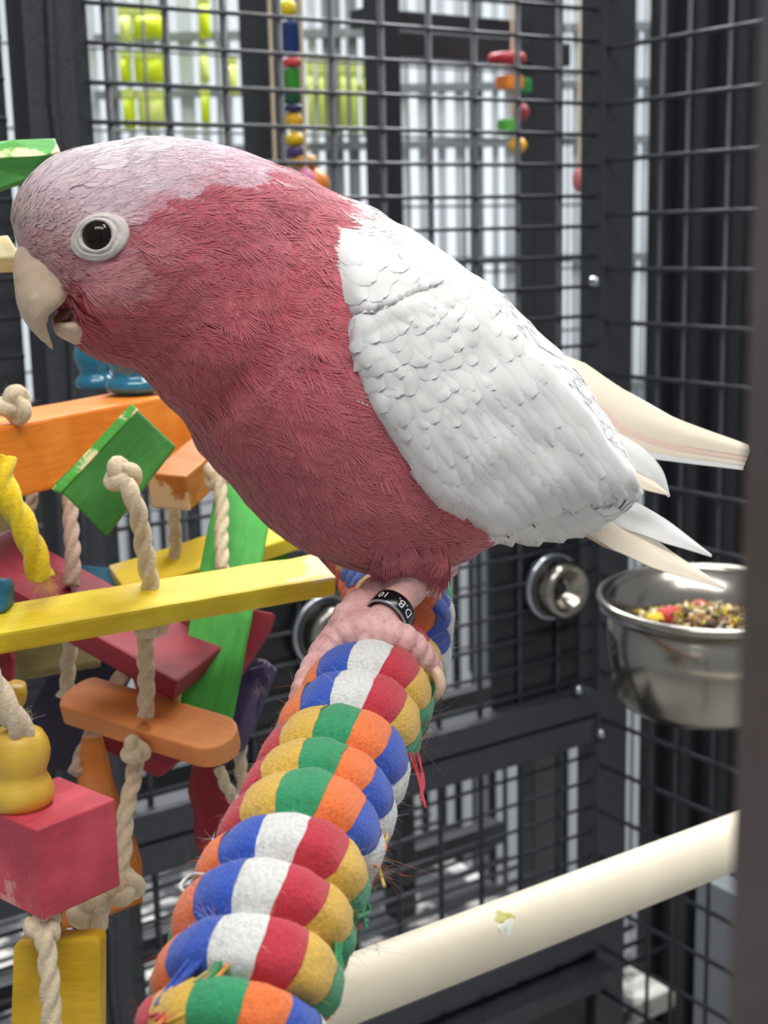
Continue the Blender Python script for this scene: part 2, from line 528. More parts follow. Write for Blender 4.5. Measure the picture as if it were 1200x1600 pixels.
def bpost(s, w, t, off=0.0, z0=0.0, z1=ZT, mat=None, name='post', parent=None, bev=0.002):
    c = CORNER + BD * s - RD * off + UP * ((z0 + z1) / 2)
    return obox(name, c, (w / 2, t / 2, (z1 - z0) / 2), AXB, mat or M['coat'], parent or cage, bev)
def brail(s0, s1, z, h, t, off=0.0, mat=None, name='rail', parent=None, bev=0.002):
    c = CORNER + BD * ((s0 + s1) / 2) - RD * off + UP * z
    return obox(name, c, (abs(s1 - s0) / 2, t / 2, h / 2), AXB, mat or M['coat'], parent or cage, bev)
# corner post
bpost(0.0, 0.036, 0.028)
# posts at the left of the back wall, with a welded bead down the broad one
sa, sb = sB(WB(26, 100)), sB(WB(104, 100))
bpost((sa + sb) / 2, sb - sa, 0.03, 0.0)
bead_s = sB(WB(66, 100))
bp = [CORNER + BD * bead_s + RD * 0.0165 + UP * z for z in np.linspace(0.3, ZT, 40)]
bp = [p + BD * (0.0012 * math.sin(i * 2.1)) for i, p in enumerate(bp)]
V, Fc = tube_data(np.array([tuple(p) for p in bp]), 0.0032, 8)
mesh_obj('weld_bead', V, Fc, M['coat'], cage)
sc_, sd_ = sB(WB(108, 100)), sB(WB(143, 100))
bpost((sc_ + sd_) / 2, sd_ - sc_, 0.02, 0.012)
bpost(sB(WB(-12, 100)), 0.022, 0.02, 0.02)
# wires of the back wall
v0, v1 = sB(WB(167, 100)), sB(WB(741, 100))
pit = (v1 - v0) / 7.0
zr = WB(595, 149).z; pz = (WB(595, 40).z - WB(595, 309).z) / 5.0
z_rail = WB(915, 1112).z
wire_src = {}
def wire(parent, a, b, r, mat, key=None):
    a = Vector(a); b = Vector(b)
    d = b - a; L = d.length
    k = (round(L, 4), r, mat.name, tuple(round(x, 3) for x in d.normalized()))
    if k in wire_src:
        return copy_part(wire_src[k], (a + b) / 2, parent)
    V, Fc = tube_data(np.array([tuple(a), tuple(b)]), r, 7)
    o = mesh_obj('wire', V, Fc, mat, parent, True, origin=(a + b) / 2)
    wire_src[k] = o
    return o
s_left = -0.95
def bp_(s, z, off=0.0): return CORNER + BD * s - RD * off + UP * z
k = -7
for k in range(-6, 11):
    s = v0 + pit * k
    if s > -0.01: break
    if sa - 0.03 < s < sd_: continue
    wire(cage, bp_(s, 0.36), bp_(s, ZT), 0.0025, M['coat'])
z = zr + pz * 12
zs_h = []
while z > 0.40:
    if abs(z - z_rail) > 0.03: zs_h.append(z)
    z -= pz
for z in zs_h:
    wire(cage, bp_(sd_ - 0.005, z, -0.003), bp_(-0.012, z, -0.003), 0.0016, M['coat'])
    wire(cage, bp_(s_left, z, -0.003), bp_(sa - 0.01, z, -0.003), 0.0016, M['coat'])
# double rail, feeder plates, base rail and tray front
brail(s_left, -0.012, z_rail + 0.012, 0.022, 0.026)
brail(s_left, -0.012, z_rail - 0.014, 0.024, 0.022)
z_hi = WB(840, 815).z
pl = [(772, 908), (330, 556)]
for (x0, x1) in pl:
    a, b = sB(WB(x0, 960)), sB(WB(x1, 960))
    brail(a, b, (z_hi + z_rail + 0.024) / 2, z_hi - z_rail - 0.024, 0.004, 0.004, M['panel'], 'feeder_plate', bev=0.001)
    brail(a, b, z_hi + 0.006, 0.014, 0.014, 0.0)
zb = WB(850, 1478).z
brail(s_left, -0.012, zb, 0.022, 0.03, -0.004)
brail(s_left, -0.012, zb - 0.034, 0.016, 0.05, -0.01, M['coat'])
brail(s_left, -0.012, zb / 2 - 0.02, zb - 0.04, 0.012, 0.0, M['panel'], 'tray_front')
# bolts on the corner post
for (x, y) in ((932, 440), (905, 1078), (940, 1146)):
    p = WB(x, y, -0.017)
    lathe('bolt', cage, p, RD, [(0, 0.003), (0.0025, 0.0028), (0.0042, 0.0015), (0.0045, 0), (0.0045, -0.004)], M['zinc'], 14)
# right wall
def rp_(t, z, off=0.0): return CORNER + RD * t - BD * off + UP * z
zR = [WR(1045, y).z for y in (65, 155)]
pzr = (WR(1040, 65).z - WR(1040, 590).z) / 6.0
z = WR(1040, 65).z + pzr * 3
while z > 0.15:
    wire(cage, rp_(0.0, z, 0.014), rp_(0.55, z, 0.014), 0.002, M['coat'])
    z -= pzr
for x in (1046, 1087, 1150, 1225, 1310, 1420):
    t = sR(WR(x, 300))
    wire(cage, rp_(t, 0.1, 0.010), rp_(t, ZT, 0.010), 0.0019, M['coat'])
c = rp_(0.56, ZT / 2)
obox('post', c, (0.015, 0.015, ZT / 2), AXB, M['coat'], cage)
# door jamb of the cage right in front of the lens
ja = P(1146, 800, 0.112); jb = P(1560, 800, 0.112)
jw = (jb - ja).length
obox('door_jamb', Vector(((ja.x + jb.x) / 2, (ja.y + jb.y) / 2 - 0.010, ZT / 2)), (jw / 2, 0.010, ZT / 2), (Vector((1, 0, 0)), Vector((0, 1, 0)), UP), M['coat'], cage, 0.003)

# steel feeder cups lying against the plates
for i, (x, y, lab) in enumerate(((860, 915, 'round stainless steel feeder cup on the black plate beside the corner post'),
                           (505, 985, 'round stainless steel feeder cup on the black plate behind the rope perch'))):
    p = WB(x, y, -0.004)
    r = 0.025
    cup = empty('feeder_cup', p, lab, 'cup')
    lathe('cup_shell', cup, p, RD, [(0.0, 0.010), (r * 0.30, 0.010), (r * 0.40, 0.013), (r * 0.62, 0.022), (r * 0.80, 0.026), (r * 0.93, 0.024), (r, 0.018), (r, 0.0)], M['steel'], 40)
    lathe('centre_knob', cup, p + RD * 0.009, RD, [(0.0, 0.007), (r * 0.2, 0.006), (r * 0.3, 0.002), (r * 0.32, 0.0)], M['panel'], 24)
    lathe('holder_ring', cup, p, RD, [(r * 1.02, 0.004), (r * 1.10, 0.007), (r * 1.18, 0.004), (r * 1.18, 0.0)], M['zinc'], 40)

# ------------------------------------------------------------------ the neighbouring cage seen through the wires
OFF = 0.42
ncage = empty('bird_cage', tuple(CORNER - RD * OFF), 'second black cage standing behind the wire back wall', 'cage')
def NB(px, py, off=OFF): return hit(px, py, CORNER - RD * off, RD)
for (x0, x1) in ((388, 430), (581, 615), (820, 868), (-40, 0)):
    a, b = sB(NB(x0, 150)), sB(NB(x1, 150))
    c = CORNER + BD * ((a + b) / 2) - RD * OFF
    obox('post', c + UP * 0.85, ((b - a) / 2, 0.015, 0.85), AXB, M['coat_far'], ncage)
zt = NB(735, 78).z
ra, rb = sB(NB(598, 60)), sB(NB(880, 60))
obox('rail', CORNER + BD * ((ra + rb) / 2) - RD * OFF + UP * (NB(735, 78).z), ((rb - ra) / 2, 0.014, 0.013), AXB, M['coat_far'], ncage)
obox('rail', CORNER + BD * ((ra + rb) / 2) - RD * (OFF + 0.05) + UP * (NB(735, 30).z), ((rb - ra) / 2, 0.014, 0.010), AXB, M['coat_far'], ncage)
# its far wire wall and shelves of dark trays
for k in range(16):
    s = -0.85 + 0.10 * k
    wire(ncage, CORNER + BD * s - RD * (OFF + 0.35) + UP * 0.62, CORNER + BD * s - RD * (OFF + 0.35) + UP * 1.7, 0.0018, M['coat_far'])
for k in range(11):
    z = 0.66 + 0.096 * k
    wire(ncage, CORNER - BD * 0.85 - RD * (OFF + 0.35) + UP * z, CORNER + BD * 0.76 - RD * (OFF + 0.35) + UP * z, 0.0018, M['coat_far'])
def tray_mat():
    m, nt, b = new_mat('littered_tray')
    f = noise_tex(nt, 14, 4, 0.6)
    nt.links.new(mix_col(nt, ramp(nt, f, 0.46, 0.56), lin((60, 62, 66)), lin((214, 210, 204))), b.inputs['Base Color'])
    b.inputs['Roughness'].default_value = 0.7
    return m
M['tray'] = tray_mat()
# lower part: rails, slatted grate and white tray
zg = NB(560, 1430).z
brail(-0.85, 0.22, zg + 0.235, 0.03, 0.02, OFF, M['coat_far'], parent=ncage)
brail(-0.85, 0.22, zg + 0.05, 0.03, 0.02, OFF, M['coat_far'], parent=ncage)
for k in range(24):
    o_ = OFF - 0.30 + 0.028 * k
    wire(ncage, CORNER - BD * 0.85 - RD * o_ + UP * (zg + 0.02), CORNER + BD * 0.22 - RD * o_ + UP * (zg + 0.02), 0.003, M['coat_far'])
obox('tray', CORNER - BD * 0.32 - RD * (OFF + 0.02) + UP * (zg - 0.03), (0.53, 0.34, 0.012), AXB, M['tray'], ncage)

# ------------------------------------------------------------------ white slat racks, packets and toys further back
def FB(px, py, y): # point on a plane of constant world Y
    d = P(px, py, 1.0) - CAM_POS
    t = y / d.y
    return CAM_POS + d * t
rack = empty('slat_rack', tuple(FB(560, 400, 2.3) * 1.0)[:2] + (0.0,), 'tall rack of white upright slats behind the cages', 'rack')
src = None
rr = random.Random(3)
xs = 150
while xs < 1420:
    w = rr.choice((10, 13, 16, 22)); gap = rr.choice((6, 9, 14))
    a = FB(xs, 300, 2.3); b = FB(xs + w, 300, 2.3)
    o = quad_box('slat', a.x, b.x, 2.3, 2.32, 0.0, 1.95, M[rr.choice(('white', 'white', 'white', 'grey'))], rack)
    xs += w + gap
for yy in (62, 150, 238, 420, 620):
    a = FB(150, yy, 2.29); b = FB(1420, yy, 2.29)
    quad_box('crossbar', a.x, b.x, 2.27, 2.295, a.z - 0.006, a.z + 0.006, M['grey'], rack)
M['dark_cloth'] = plain('dark_backdrop_panel', (58, 62, 66), 0.8)
tag(quad_box('display_panel', -1.2, 1.6, 2.42, 2.46, 0, 1.02, M['dark_cloth']), 'dark grey panel behind the lower half of the slat rack', 'panel')
# yellow-green packets hanging on the rack
M['lime'] = plain('lime_plastic', (206, 222, 20), 0.4, var=0.2, vscale=30)
M['lime2'] = plain('pale_lime_card', (214, 226, 120), 0.5, var=0.15, vscale=30)
M['leaf'] = plain('leaf_green_plastic', (84, 140, 60), 0.5, var=0.3, vscale=30)
pk = 0
def packet(px0, py0, px1, py1, mat, y, lab, grp):
    a = FB(px0, py0, y); b = FB(px1, py1, y)
    p = empty('toy_packet', ((a.x + b.x) / 2, y, min(a.z, b.z)), lab, 'packet', grp)
    zt, zb_ = max(a.z, b.z), min(a.z, b.z)
    # pillow-shaped bag and a header card
    n = 8; V = []; Fc = []
    for side in (-1, 1):
        for i in range(n + 1):
            for j in range(n + 1):
                u, v = i / n, j / n
                th = 0.018 * math.sin(math.pi * u) ** 0.5 * math.sin(math.pi * v) ** 0.5
                V.append((a.x + (b.x - a.x) * u, y + side * th, zb_ + (zt - zb_) * 0.8 * v))
    for sidx in range(2):
        b0 = sidx * (n + 1) ** 2
        for i in range(n):
            for j in range(n):
                q = (b0 + i * (n + 1) + j, b0 + (i + 1) * (n + 1) + j, b0 + (i + 1) * (n + 1) + j + 1, b0 + i * (n + 1) + j + 1)
                Fc.append(q if sidx == 0 else q[::-1])
    mesh_obj('bag', V, Fc, mat, p)
    quad_box('header_card', a.x, b.x, y - 0.004, y + 0.004, zb_ + (zt - zb_) * 0.8, zt, M['lime2'], p)
for q in ((184, 10, 208, 72, 'lime2'), (206, 14, 258, 60, 'lime'), (186, 80, 206, 134, 'lime'), (208, 82, 256, 130, 'lime'),
          (190, 140, 214, 205, 'lime'), (214, 142, 258, 200, 'lime2'), (308, -10, 330, 60, 'lime'), (310, 70, 328, 130, 'lime2'),
          (312, 134, 330, 200, 'lime'), (352, 86, 372, 150, 'lime2')):
    packet(q[0], q[1], q[2], q[3], M[q[4]], 2.2, 'lime yellow packet hanging on the white slat rack', 'lime packets on the slat rack')
for i in range(6):
    x = 478 + 17 * i
    packet(x, 92, x + 15, 200 + 6 * (i % 3), M['lime2'], 2.2, 'pale green narrow packet hanging beside the bead strand toy', 'pale green packets on the slat rack')
# hanging bead strand behind the back wall
def strand(x, y0, y1, off, parts, lab):
    top = NB(x, y0, off); bot = NB(x, y1, off)
    t = empty('bead_strand', bot, lab, 'toy')
    tube('cord', t, [top + UP * 0.25, top, bot], 0.0016, M['cotton'], 6)
    for (ya, yb, w, kind, rgb, dx) in parts:
        a = NB(x + dx, ya, off); b = NB(x + dx, yb, off)
        d = (INV @ a).z * -1
        r = w / 2 / F * d; h = a.z - b.z
        m = M.setdefault('st%s' % (rgb,), plain('painted_wood_%02x%02x%02x' % rgb, rgb, 0.4))
        if kind == 'ball':
            prof = [(r * math.sin(q) + 1e-5, h / 2 + h / 2 * -math.cos(q)) for q in np.linspace(0, math.pi, 14)]
            lathe('bead', t, b, UP, prof, m, 24)
        elif kind == 'disc':
            lathe('disc', t, b, UP, [(1e-5, 0), (r * 0.9, 0), (r, h * 0.3), (r, h * 0.7), (r * 0.9, h), (1e-5, h)], m, 24)
        else:
            obox('block', (a + b) / 2, (r * 0.9, r * 0.9, h / 2), AXB, m, t, 0.003)
    return t
strand(455, -30, 310, 0.10, [(-2, 28, 30, 'ball', (226, 206, 24), -6), (33, 84, 26, 'block', (14, 44, 104), -2), (92, 104, 36, 'disc', (206, 70, 70), 2),
      (106, 142, 24, 'block', (52, 140, 40), 0), (142, 164, 24, 'block', (18, 74, 50), 0), (164, 174, 34, 'disc', (44, 44, 90), 2),
      (174, 202, 30, 'ball', (226, 176, 18), 4), (206, 230, 32, 'ball', (226, 190, 20), 6), (230, 246, 34, 'disc', (76, 56, 110), 8),
      (244, 262, 46, 'disc', (206, 146, 60), 18), (262, 314, 54, 'ball', (224, 132, 44), 34)], 'strand of painted beads and blocks ending in a big orange ball')
strand(478, 262, 320, 0.09, [(262, 305, 30, 'ball', (220, 130, 170), 0)], 'single pink bead on a cord next to the orange ball')
strand(430, 262, 300, 0.09, [(262, 300, 40, 'ball', (24, 104, 50), 8)], 'single dark green bead on a cord below the bead strand')
strand(800, 60, 240, 0.36, [(84, 100, 60, 'disc', (176, 40, 52), -8), (118, 140, 36, 'block', (240, 140, 50), -4), (122, 146, 16, 'block', (40, 130, 70), 22),
      (160, 190, 30, 'ball', (150, 50, 60), 12), (186, 212, 26, 'block', (90, 170, 70), -8), (214, 240, 30, 'ball', (240, 180, 40), 8)], 'strand with red disc and orange block hanging by the far cage post')
strand(905, 240, 300, 0.3, [(262, 300, 22, 'ball', (200, 110, 110), 0)], 'single dusty pink bead hanging near the corner post')
# ribbed dark cabinet seen through the right wall
cab = empty('cabinet', tuple(CORNER + BD * 0.42 - RD * 0.1), 'dark ribbed cabinet side beyond the right cage wall', 'cabinet')
a0 = CORNER + BD * 0.30
obox('side_panel', a0 + RD * 0.02 + UP * 0.85, (0.012, 0.26, 0.85), AXB, M['panel'], cab)
for k in range(9):
    obox('rib', a0 + RD * (-0.21 + 0.055 * k) - BD * 0.016 + UP * 0.85, (0.008, 0.007, 0.85), AXB, M['coat_far'], cab)
# pale pillar low at the right
pp = hit(1112, 1500, CORNER + BD * 0.16, BD)
obox_p = obox('pillar', Vector((pp.x, pp.y, 0.0)) + UP * (hit(1112, 1360, CORNER + BD * 0.16, BD).z / 2) + RD * 0.045, (0.02, 0.05, hit(1112, 1360, CORNER + BD * 0.16, BD).z / 2), AXB, M['grey'], None)
tag(obox_p, 'pale grey pillar outside the right cage wall below the dowel', 'pillar')
# ------------------------------------------------------------------ cream dowel perch and food bowl
PD0 = P(560, 1541, 0.50)
dz = PD0.z
dowel_a = PD0 - BD * 0.30
t_ = (CORNER - Vector((PD0.x, PD0.y, 0)))
s_end = t_.dot(BD) - 0.012
dowel_b = PD0 + BD * s_end
dow = empty('dowel_perch', tuple(dowel_a), 'smooth cream wooden dowel perch running to the right cage wall', 'perch')
V, Fc = tube_data(np.array([tuple(dowel_a + (dowel_b - dowel_a) * t) for t in np.linspace(0, 1, 40)]), 0.0118, 28)
mesh_obj('dowel', V, Fc, M['dowel'], dow)
M['dropping'] = plain('greenish_smear', (196, 194, 104), 0.35, var=0.25, vscale=300)
M['dropping_w'] = plain('white_smear', (232, 236, 222), 0.35)
for (px, py, w, h, m) in ((787, 1432, 15, 9, 'dropping'), (795, 1444, 8, 16, 'dropping_w'), (1010, 1322, 12, 6, 'dropping'), (783, 1450, 5, 8, 'dropping_w')):
    # thin smear lying on the cylinder
    V = []; Fc = []
    ax_ = BD; o0 = Vector(PD0)
    def on_cyl(px, py, lift):
        d = (P(px, py, 1) - CAM_POS).normalized(); m_ = CAM_POS - o0
        dp = d - ax_ * d.dot(ax_); mp = m_ - ax_ * m_.dot(ax_)
        A = dp.dot(dp); B = 2 * dp.dot(mp); C = mp.dot(mp) - (0.0118 + lift) ** 2
        disc = B * B - 4 * A * C
        if disc < 0: return None
        return CAM_POS + d * ((-B - math.sqrt(disc)) / (2 * A))
    cpt = on_cyl(px, py, 0.0006); ok = cpt is not None
    ring = []
    for j in range(16):
        a = 2 * math.pi * j / 16; q = 1 + 0.25 * math.sin(3 * a + px) + 0.15 * math.sin(5 * a)
        v = on_cyl(px + w * q * math.cos(a), py + h * q * math.sin(a), 0.0001)
        if v is None: ok = False; break
        ring.append(v)
    if ok:
        mesh_obj('smear', ring + [cpt], [(j, (j + 1) % 16, 16) for j in range(16)], M[m], dow)
bc = P(1106, 928, 0.80)
bowl = empty('food_bowl', bc - UP * 0.066, 'stainless steel food bowl of mixed seed hanging on the right cage wall', 'bowl')
R0 = 0.0625
bax = (UP + CV(0.0, 0, 0.05) * 0.06).normalized()
lathe('bowl_wall', bowl, bc - bax * 0.066, bax, [(1e-5, 0.002), (0.040, 0.0), (0.049, 0.002), (0.0545, 0.009), (0.0565, 0.03), (0.0575, 0.062), (0.0565, 0.062), (0.0555, 0.03), (0.053, 0.012), (0.047, 0.005), (1e-5, 0.004)], M['steel'], 72)
lathe('rim', bowl, bc - bax * 0.004, bax, [(0.0568, -0.003), (0.060, -0.0028), (0.0632, 0.0), (0.0640, 0.0022), (0.0625, 0.0042), (0.0595, 0.0042), (0.0565, 0.001), (0.0568, -0.003)], M['steel'], 72)
hk = bc + RD * 0.0 + BD * 0.06
wall_pt = hk + BD * max(0.02, ((CORNER - Vector((hk.x, hk.y, 0))).dot(BD)))
tube('hook', bowl, [hk, hk + BD * 0.02 + UP * 0.01, wall_pt + UP * 0.012, wall_pt + UP * -0.015], 0.002, M['zinc'], 24, 8)
tube('holder_ring', bowl, [bc - bax * 0.008 + (BD * math.cos(a) + RD * math.sin(a)) * 0.0605 for a in np.linspace(0, 2 * math.pi, 25)], 0.0014, M['zinc'], 60, 6)
# seed mix
V = []; Fc = []; C = []
pal = [(196, 170, 110), (214, 196, 140), (120, 92, 60), (226, 216, 190), (80, 62, 48), (214, 190, 60), (170, 120, 70)]
for k in range(900):
    a = random.random() * 6.283; r = 0.053 * math.sqrt(random.random())
    h = 0.011 * (1 - (r / 0.053) ** 2) + random.random() * 0.004
    c = bc - bax * 0.026 + (BD * math.cos(a) + RD * math.sin(a)) * r + UP * h
    L = random.uniform(0.0018, 0.0048); w = L * random.uniform(0.3, 0.6)
    x = Vector((random.gauss(0, 1), random.gauss(0, 1), random.gauss(0, 0.6))).normalized(); y = x.orthogonal().normalized(); z_ = x.cross(y)
    s = len(V)
    for q in (x * L, -x * L, y * w, -y * w, z_ * w, -z_ * w): V.append(c + q)
    for f in ((0, 2, 4), (0, 4, 3), (0, 3, 5), (0, 5, 2), (1, 4, 2), (1, 3, 4), (1, 5, 3), (1, 2, 5)): Fc.append(tuple(s + i for i in f))
    col = lin(random.choice(pal)); C += [col] * 6
sd = mesh_obj('seed_mix', V, Fc, M['thread'], None, False, colors=C)
tag(sd, 'loose mixed seeds filling the steel bowl', 'seeds', kind='stuff')
for (px, py, rgb, sz, lab) in ((1046, 963, (206, 60, 62), 0.0075, 'red pellet on the seed mix in the bowl'), (1024, 969, (226, 196, 40), 0.006, 'yellow pellet on the seed mix in the bowl'), (1092, 946, (190, 90, 70), 0.005, 'rust brown pellet on the seed mix in the bowl')):
    d = (P(px, py, 1) - CAM_POS); q = bc - bax * 0.016
    t = (q - CAM_POS).dot(bax) / d.dot(bax); c = CAM_POS + d * t
    m = plain('pellet_%d' % px, rgb, 0.6, var=0.2, vscale=200)
    bm = bmesh.new(); bmesh.ops.create_icosphere(bm, subdivisions=2, radius=sz)
    for v in bm.verts: v.co *= 1 + 0.25 * noise.noise(v.co * 250 + Vector((px, 0, 0))); v.co.z *= 0.8
    bm.verts.index_update()
    o = mesh_obj('pellet', [c + v.co for v in bm.verts], [[v.index for v in f.verts] for f in bm.faces], m); bm.free()
    tag(o, lab, 'pellet')

# ------------------------------------------------------------------ rope perch: one thick strand of six colours wound in a helix
rp = [(318, 1760, 0.238), (370, 1590, 0.252), (405, 1480, 0.263), (464, 1335, 0.289), (502, 1250, 0.313), (538, 1170, 0.334), (565, 1110, 0.353), (596, 1045, 0.378),
      (617, 990, 0.408), (622, 945, 0.446), (600, 890, 0.488), (565, 830, 0.535), (525, 740, 0.60), (490, 630, 0.72), (470, 520, 0.9)]
RP_END = WB(466, 500)
path = catmull([P(*q) for q in rp] + [RP_END], 900)
path[-1] = np.array(tuple(path[-1]))
RPATH, RLEN = resample(path, 700)
_, RT, RN_, RB_ = frames(RPATH)
# frames re-aimed: angle zero points to the camera side
RNc = []
for i in range(len(RPATH)):
    v = np.array(tuple(CAM_POS)) - RPATH[i]; v = v - RT[i] * (v @ RT[i]); v /= np.linalg.norm(v); RNc.append(v)
RNc = np.array(RNc); RBc = np.cross(RT, RNc)
RR = 0.0171; PITCH_R = 0.0138; HB = 0.0048
perch = empty('rope_perch', tuple(RPATH[0]), 'thick bendable perch wound from rainbow cotton yarn under the parrot', 'perch')
def rope_pt(u, phi, r):
    x = min(max(u / RLEN, 0), 1) * (len(RPATH) - 1); i = min(int(x), len(RPATH) - 2); f = x - i
    c = RPATH[i] * (1 - f) + RPATH[i + 1] * f; n = RNc[i] * (1 - f) + RNc[i + 1] * f; b = RBc[i] * (1 - f) + RBc[i + 1] * f
    return c + r * (math.cos(phi) * n + math.sin(phi) * b)
V, Fc = tube_data(RPATH[::12], RR - HB - 0.001, 12)
mesh_obj('core', V, Fc, M['yarnB'], perch)
SEQ = 'RYGOBW'; PHASE = 0
NB_ = 12
u_vis = RLEN * 0.62
UT = [-2 * PITCH_R]; SCL = [1.0]
while UT[-1] < RLEN - 0.01:                          # the winding is looser beyond the worn lower turns
    q = proj(rope_pt(max(0, UT[-1]), 0.0, RR))[1]
    f = min(max((1490 - q) / 330.0, 0), 1)
    UT.append(UT[-1] + PITCH_R * (0.78 + 0.50 * f)); SCL.append(0.78 + 0.50 * f)
UT = np.array(UT); SCL = np.array(SCL); TI = np.arange(len(UT)) - 2.0
def u_of(turn): return float(np.interp(turn, TI, UT))
def sc_of(turn): return float(np.interp(turn, TI, SCL))
nblk = int((len(UT) - 3) * NB_)
npart = int(np.interp(u_vis, UT, TI) * NB_)
REST = [[], [], []]
fuzz_p, fuzz_d, fuzz_c = [], [], []
def grp_off(turn):
    y = proj(rope_pt(max(0, u_of(turn)), 0.0, RR))[1]
    for lim, o in ((1530, 3), (1285, 0), (1100, 3)):
        if y > lim: return o
    return 3 if ((turn - TURN1) // 3) % 2 else 0
TURN1 = next(t for t in range(200) if proj(rope_pt(max(0, u_of(t)), 0.0, RR))[1] < 1100)
extraV, extraF, extraC = [], [], []
for k in range(-NB_, nblk):
    turn = (k + NB_ // 2) // NB_
    ci = (k + PHASE + grp_off(turn)) % 6
    key = SEQ[ci]
    ph0 = 2 * math.pi * k / NB_; ph1 = 2 * math.pi * (k + 1) / NB_
    na, nq = 5, 9
    V = []; Fc = []
    sc = 1 + 0.05 * math.sin(k * 1.7)
    for i in range(na + 1):
        ph = ph0 + (ph1 - ph0) * (i / na * 1.04 - 0.02)
        puff = 0.00045 * math.sin(math.pi * i / na)
        for j in range(nq):
            q = -1 + 2 * j / (nq - 1)
            tn = ph / (2 * math.pi); u = u_of(tn) + q * PITCH_R * sc_of(tn) * 0.53
            r = RR - HB + HB * sc * math.sqrt(max(0, 1 - abs(q) ** 2.4)) + puff
            pt = rope_pt(u, ph, r)
            w = noise.noise_vector(Vector(tuple(pt * 260))) * 0.00045
            V.append(pt + np.array(tuple(w)))
    for i in range(na):
        for j in range(nq - 1):
            a = i * nq + j
            Fc.append((a, a + 1, a + nq + 1, a + nq))
    if k >= npart:
        o_ = len(REST[0]); REST[0] += V; REST[1] += [tuple(q + o_ for q in f) for f in Fc]; REST[2] += [SEQ.index(key)] * len(Fc)
        continue
    mesh_obj('yarn_band', V, Fc, M['yarn' + key], perch)
    # surface fuzz on the camera-facing bands
    for m in range(16):
        ii = random.randrange(len(V)); pt = V[ii]
        x = min(max(u_of(ph0 / 6.2832) / RLEN, 0), 1) * (len(RPATH) - 1); c = RPATH[int(x)]
        dd = pt - c; dd = dd / (np.linalg.norm(dd) + 1e-9) + rng.normal(size=3) * 0.6; dd /= np.linalg.norm(dd)
        fuzz_p.append(pt); fuzz_d.append(dd); fuzz_c.append(lin(YARN[key]))
tag(mesh_obj('yarn_winding', REST[0], REST[1], None, perch, mats=[M['yarn' + c] for c in SEQ], fmat=REST[2]), kind='stuff')
lathe('end_cap', perch, RP_END - RD * 0.002, RD, [(1e-5, 0.022), (0.017, 0.022), (0.0195, 0.018), (0.0195, 0.0), (0.026, 0.0), (0.026, -0.004), (1e-5, -0.004)], M['panel'], 28)
hairs('fuzz', perch, fuzz_p, fuzz_d, rng.uniform(0.0006, 0.0026, len(fuzz_p)), 0.000035, M['thread'], fuzz_c, 0.7)
# loose threads
def px_on_rope(px, py, lift=0.0005):
    d = np.array(tuple((P(px, py, 1) - CAM_POS).normalized())); o = np.array(tuple(CAM_POS))
    m = RPATH[:430] - o; t = m @ d; perp = np.linalg.norm(m - t[:, None] * d, axis=1)
    i = int(np.argmin(perp))
    back = math.sqrt(max(0, RR ** 2 - perp[i] ** 2)) if perp[i] < RR else 0
    return o + d * (t[i] - back - lift)
def thread(pts, key, r=0.00045, seed=0):
    ps = [px_on_rope(q[0] + random.gauss(0, 3), q[1] + random.gauss(0, 3)) for q in pts]
    tube('loose_thread', perch, ps, r * 0.55, M['yarn' + key], 8 * len(ps), 6)
thread([(598, 1052), (625, 1040), (652, 1038)], 'W', 0.0005)
thread([(520, 1112), (545, 1124), (565, 1132)], 'W', 0.0004)
for i in range(4):
    j = i * 5
    thread([(628 + j, 1130), (640 + j, 1175), (650 + j * 0.7, 1215), (664 + j * 0.3 - 4 * i, 1262 - 9 * i)], 'R', 0.00055)
thread([(632, 1098), (652, 1110), (660, 1096)], 'W', 0.0005)
thread([(560, 1278), (600, 1306), (588, 1330), (592, 1362), (602, 1388)], 'Y', 0.0007)
thread([(530, 1275), (565, 1284), (598, 1320), (584, 1352)], 'O', 0.0008)
thread([(520, 1272), (556, 1290), (574, 1310)], 'B', 0.0007)
for i in range(6):
    thread([(530 + 4 * i, 1368), (556 + 3 * i, 1392), (566 + 2 * i, 1425), (574 - 3 * i, 1450 - 5 * i)], 'G', 0.0006)
for i in range(4):
    thread([(500 + 5 * i, 1452), (520 + 3 * i, 1470), (532 - i, 1510), (524 - 3 * i, 1560 - 8 * i)], 'G', 0.0006)
for i in range(4):
    thread([(470, 1448 + 2 * i), (505, 1444 + 4 * i), (545, 1452 + 3 * i)], 'Y', 0.0006)
for i in range(5):
    thread([(420 - i * 4, 1432 + 3 * i), (450, 1428 + 3 * i), (480, 1436 + i)], 'R', 0.0006)
for i in range(5):
    thread([(336 - 2 * i, 1452 + 5 * i), (305, 1490 + 5 * i), (270, 1530 + 4 * i), (244 + 5 * i, 1572)], 'B', 0.0007)
for i in range(7):
    thread([(338 + 2 * i, 1440 + 4 * i), (324 + 4 * i, 1422 + 6 * i), (312, 1400 + 8 * i)], 'B', 0.0006)
for i in range(6):
    thread([(345 + 3 * i, 1500), (320 + 2 * i, 1520 + 4 * i), (280 + 3 * i, 1545 + 4 * i)], 'GYOGYO'[i], 0.0008)
for i in range(5):
    thread([(300 + 3 * i, 1560 + 4 * i), (275, 1575 + 4 * i), (240, 1592 + 4 * i)], 'RROYR'[i], 0.0008)
thread([(330, 1368), (300, 1372), (283, 1388), (298, 1396), (312, 1386)], 'W', 0.0006)
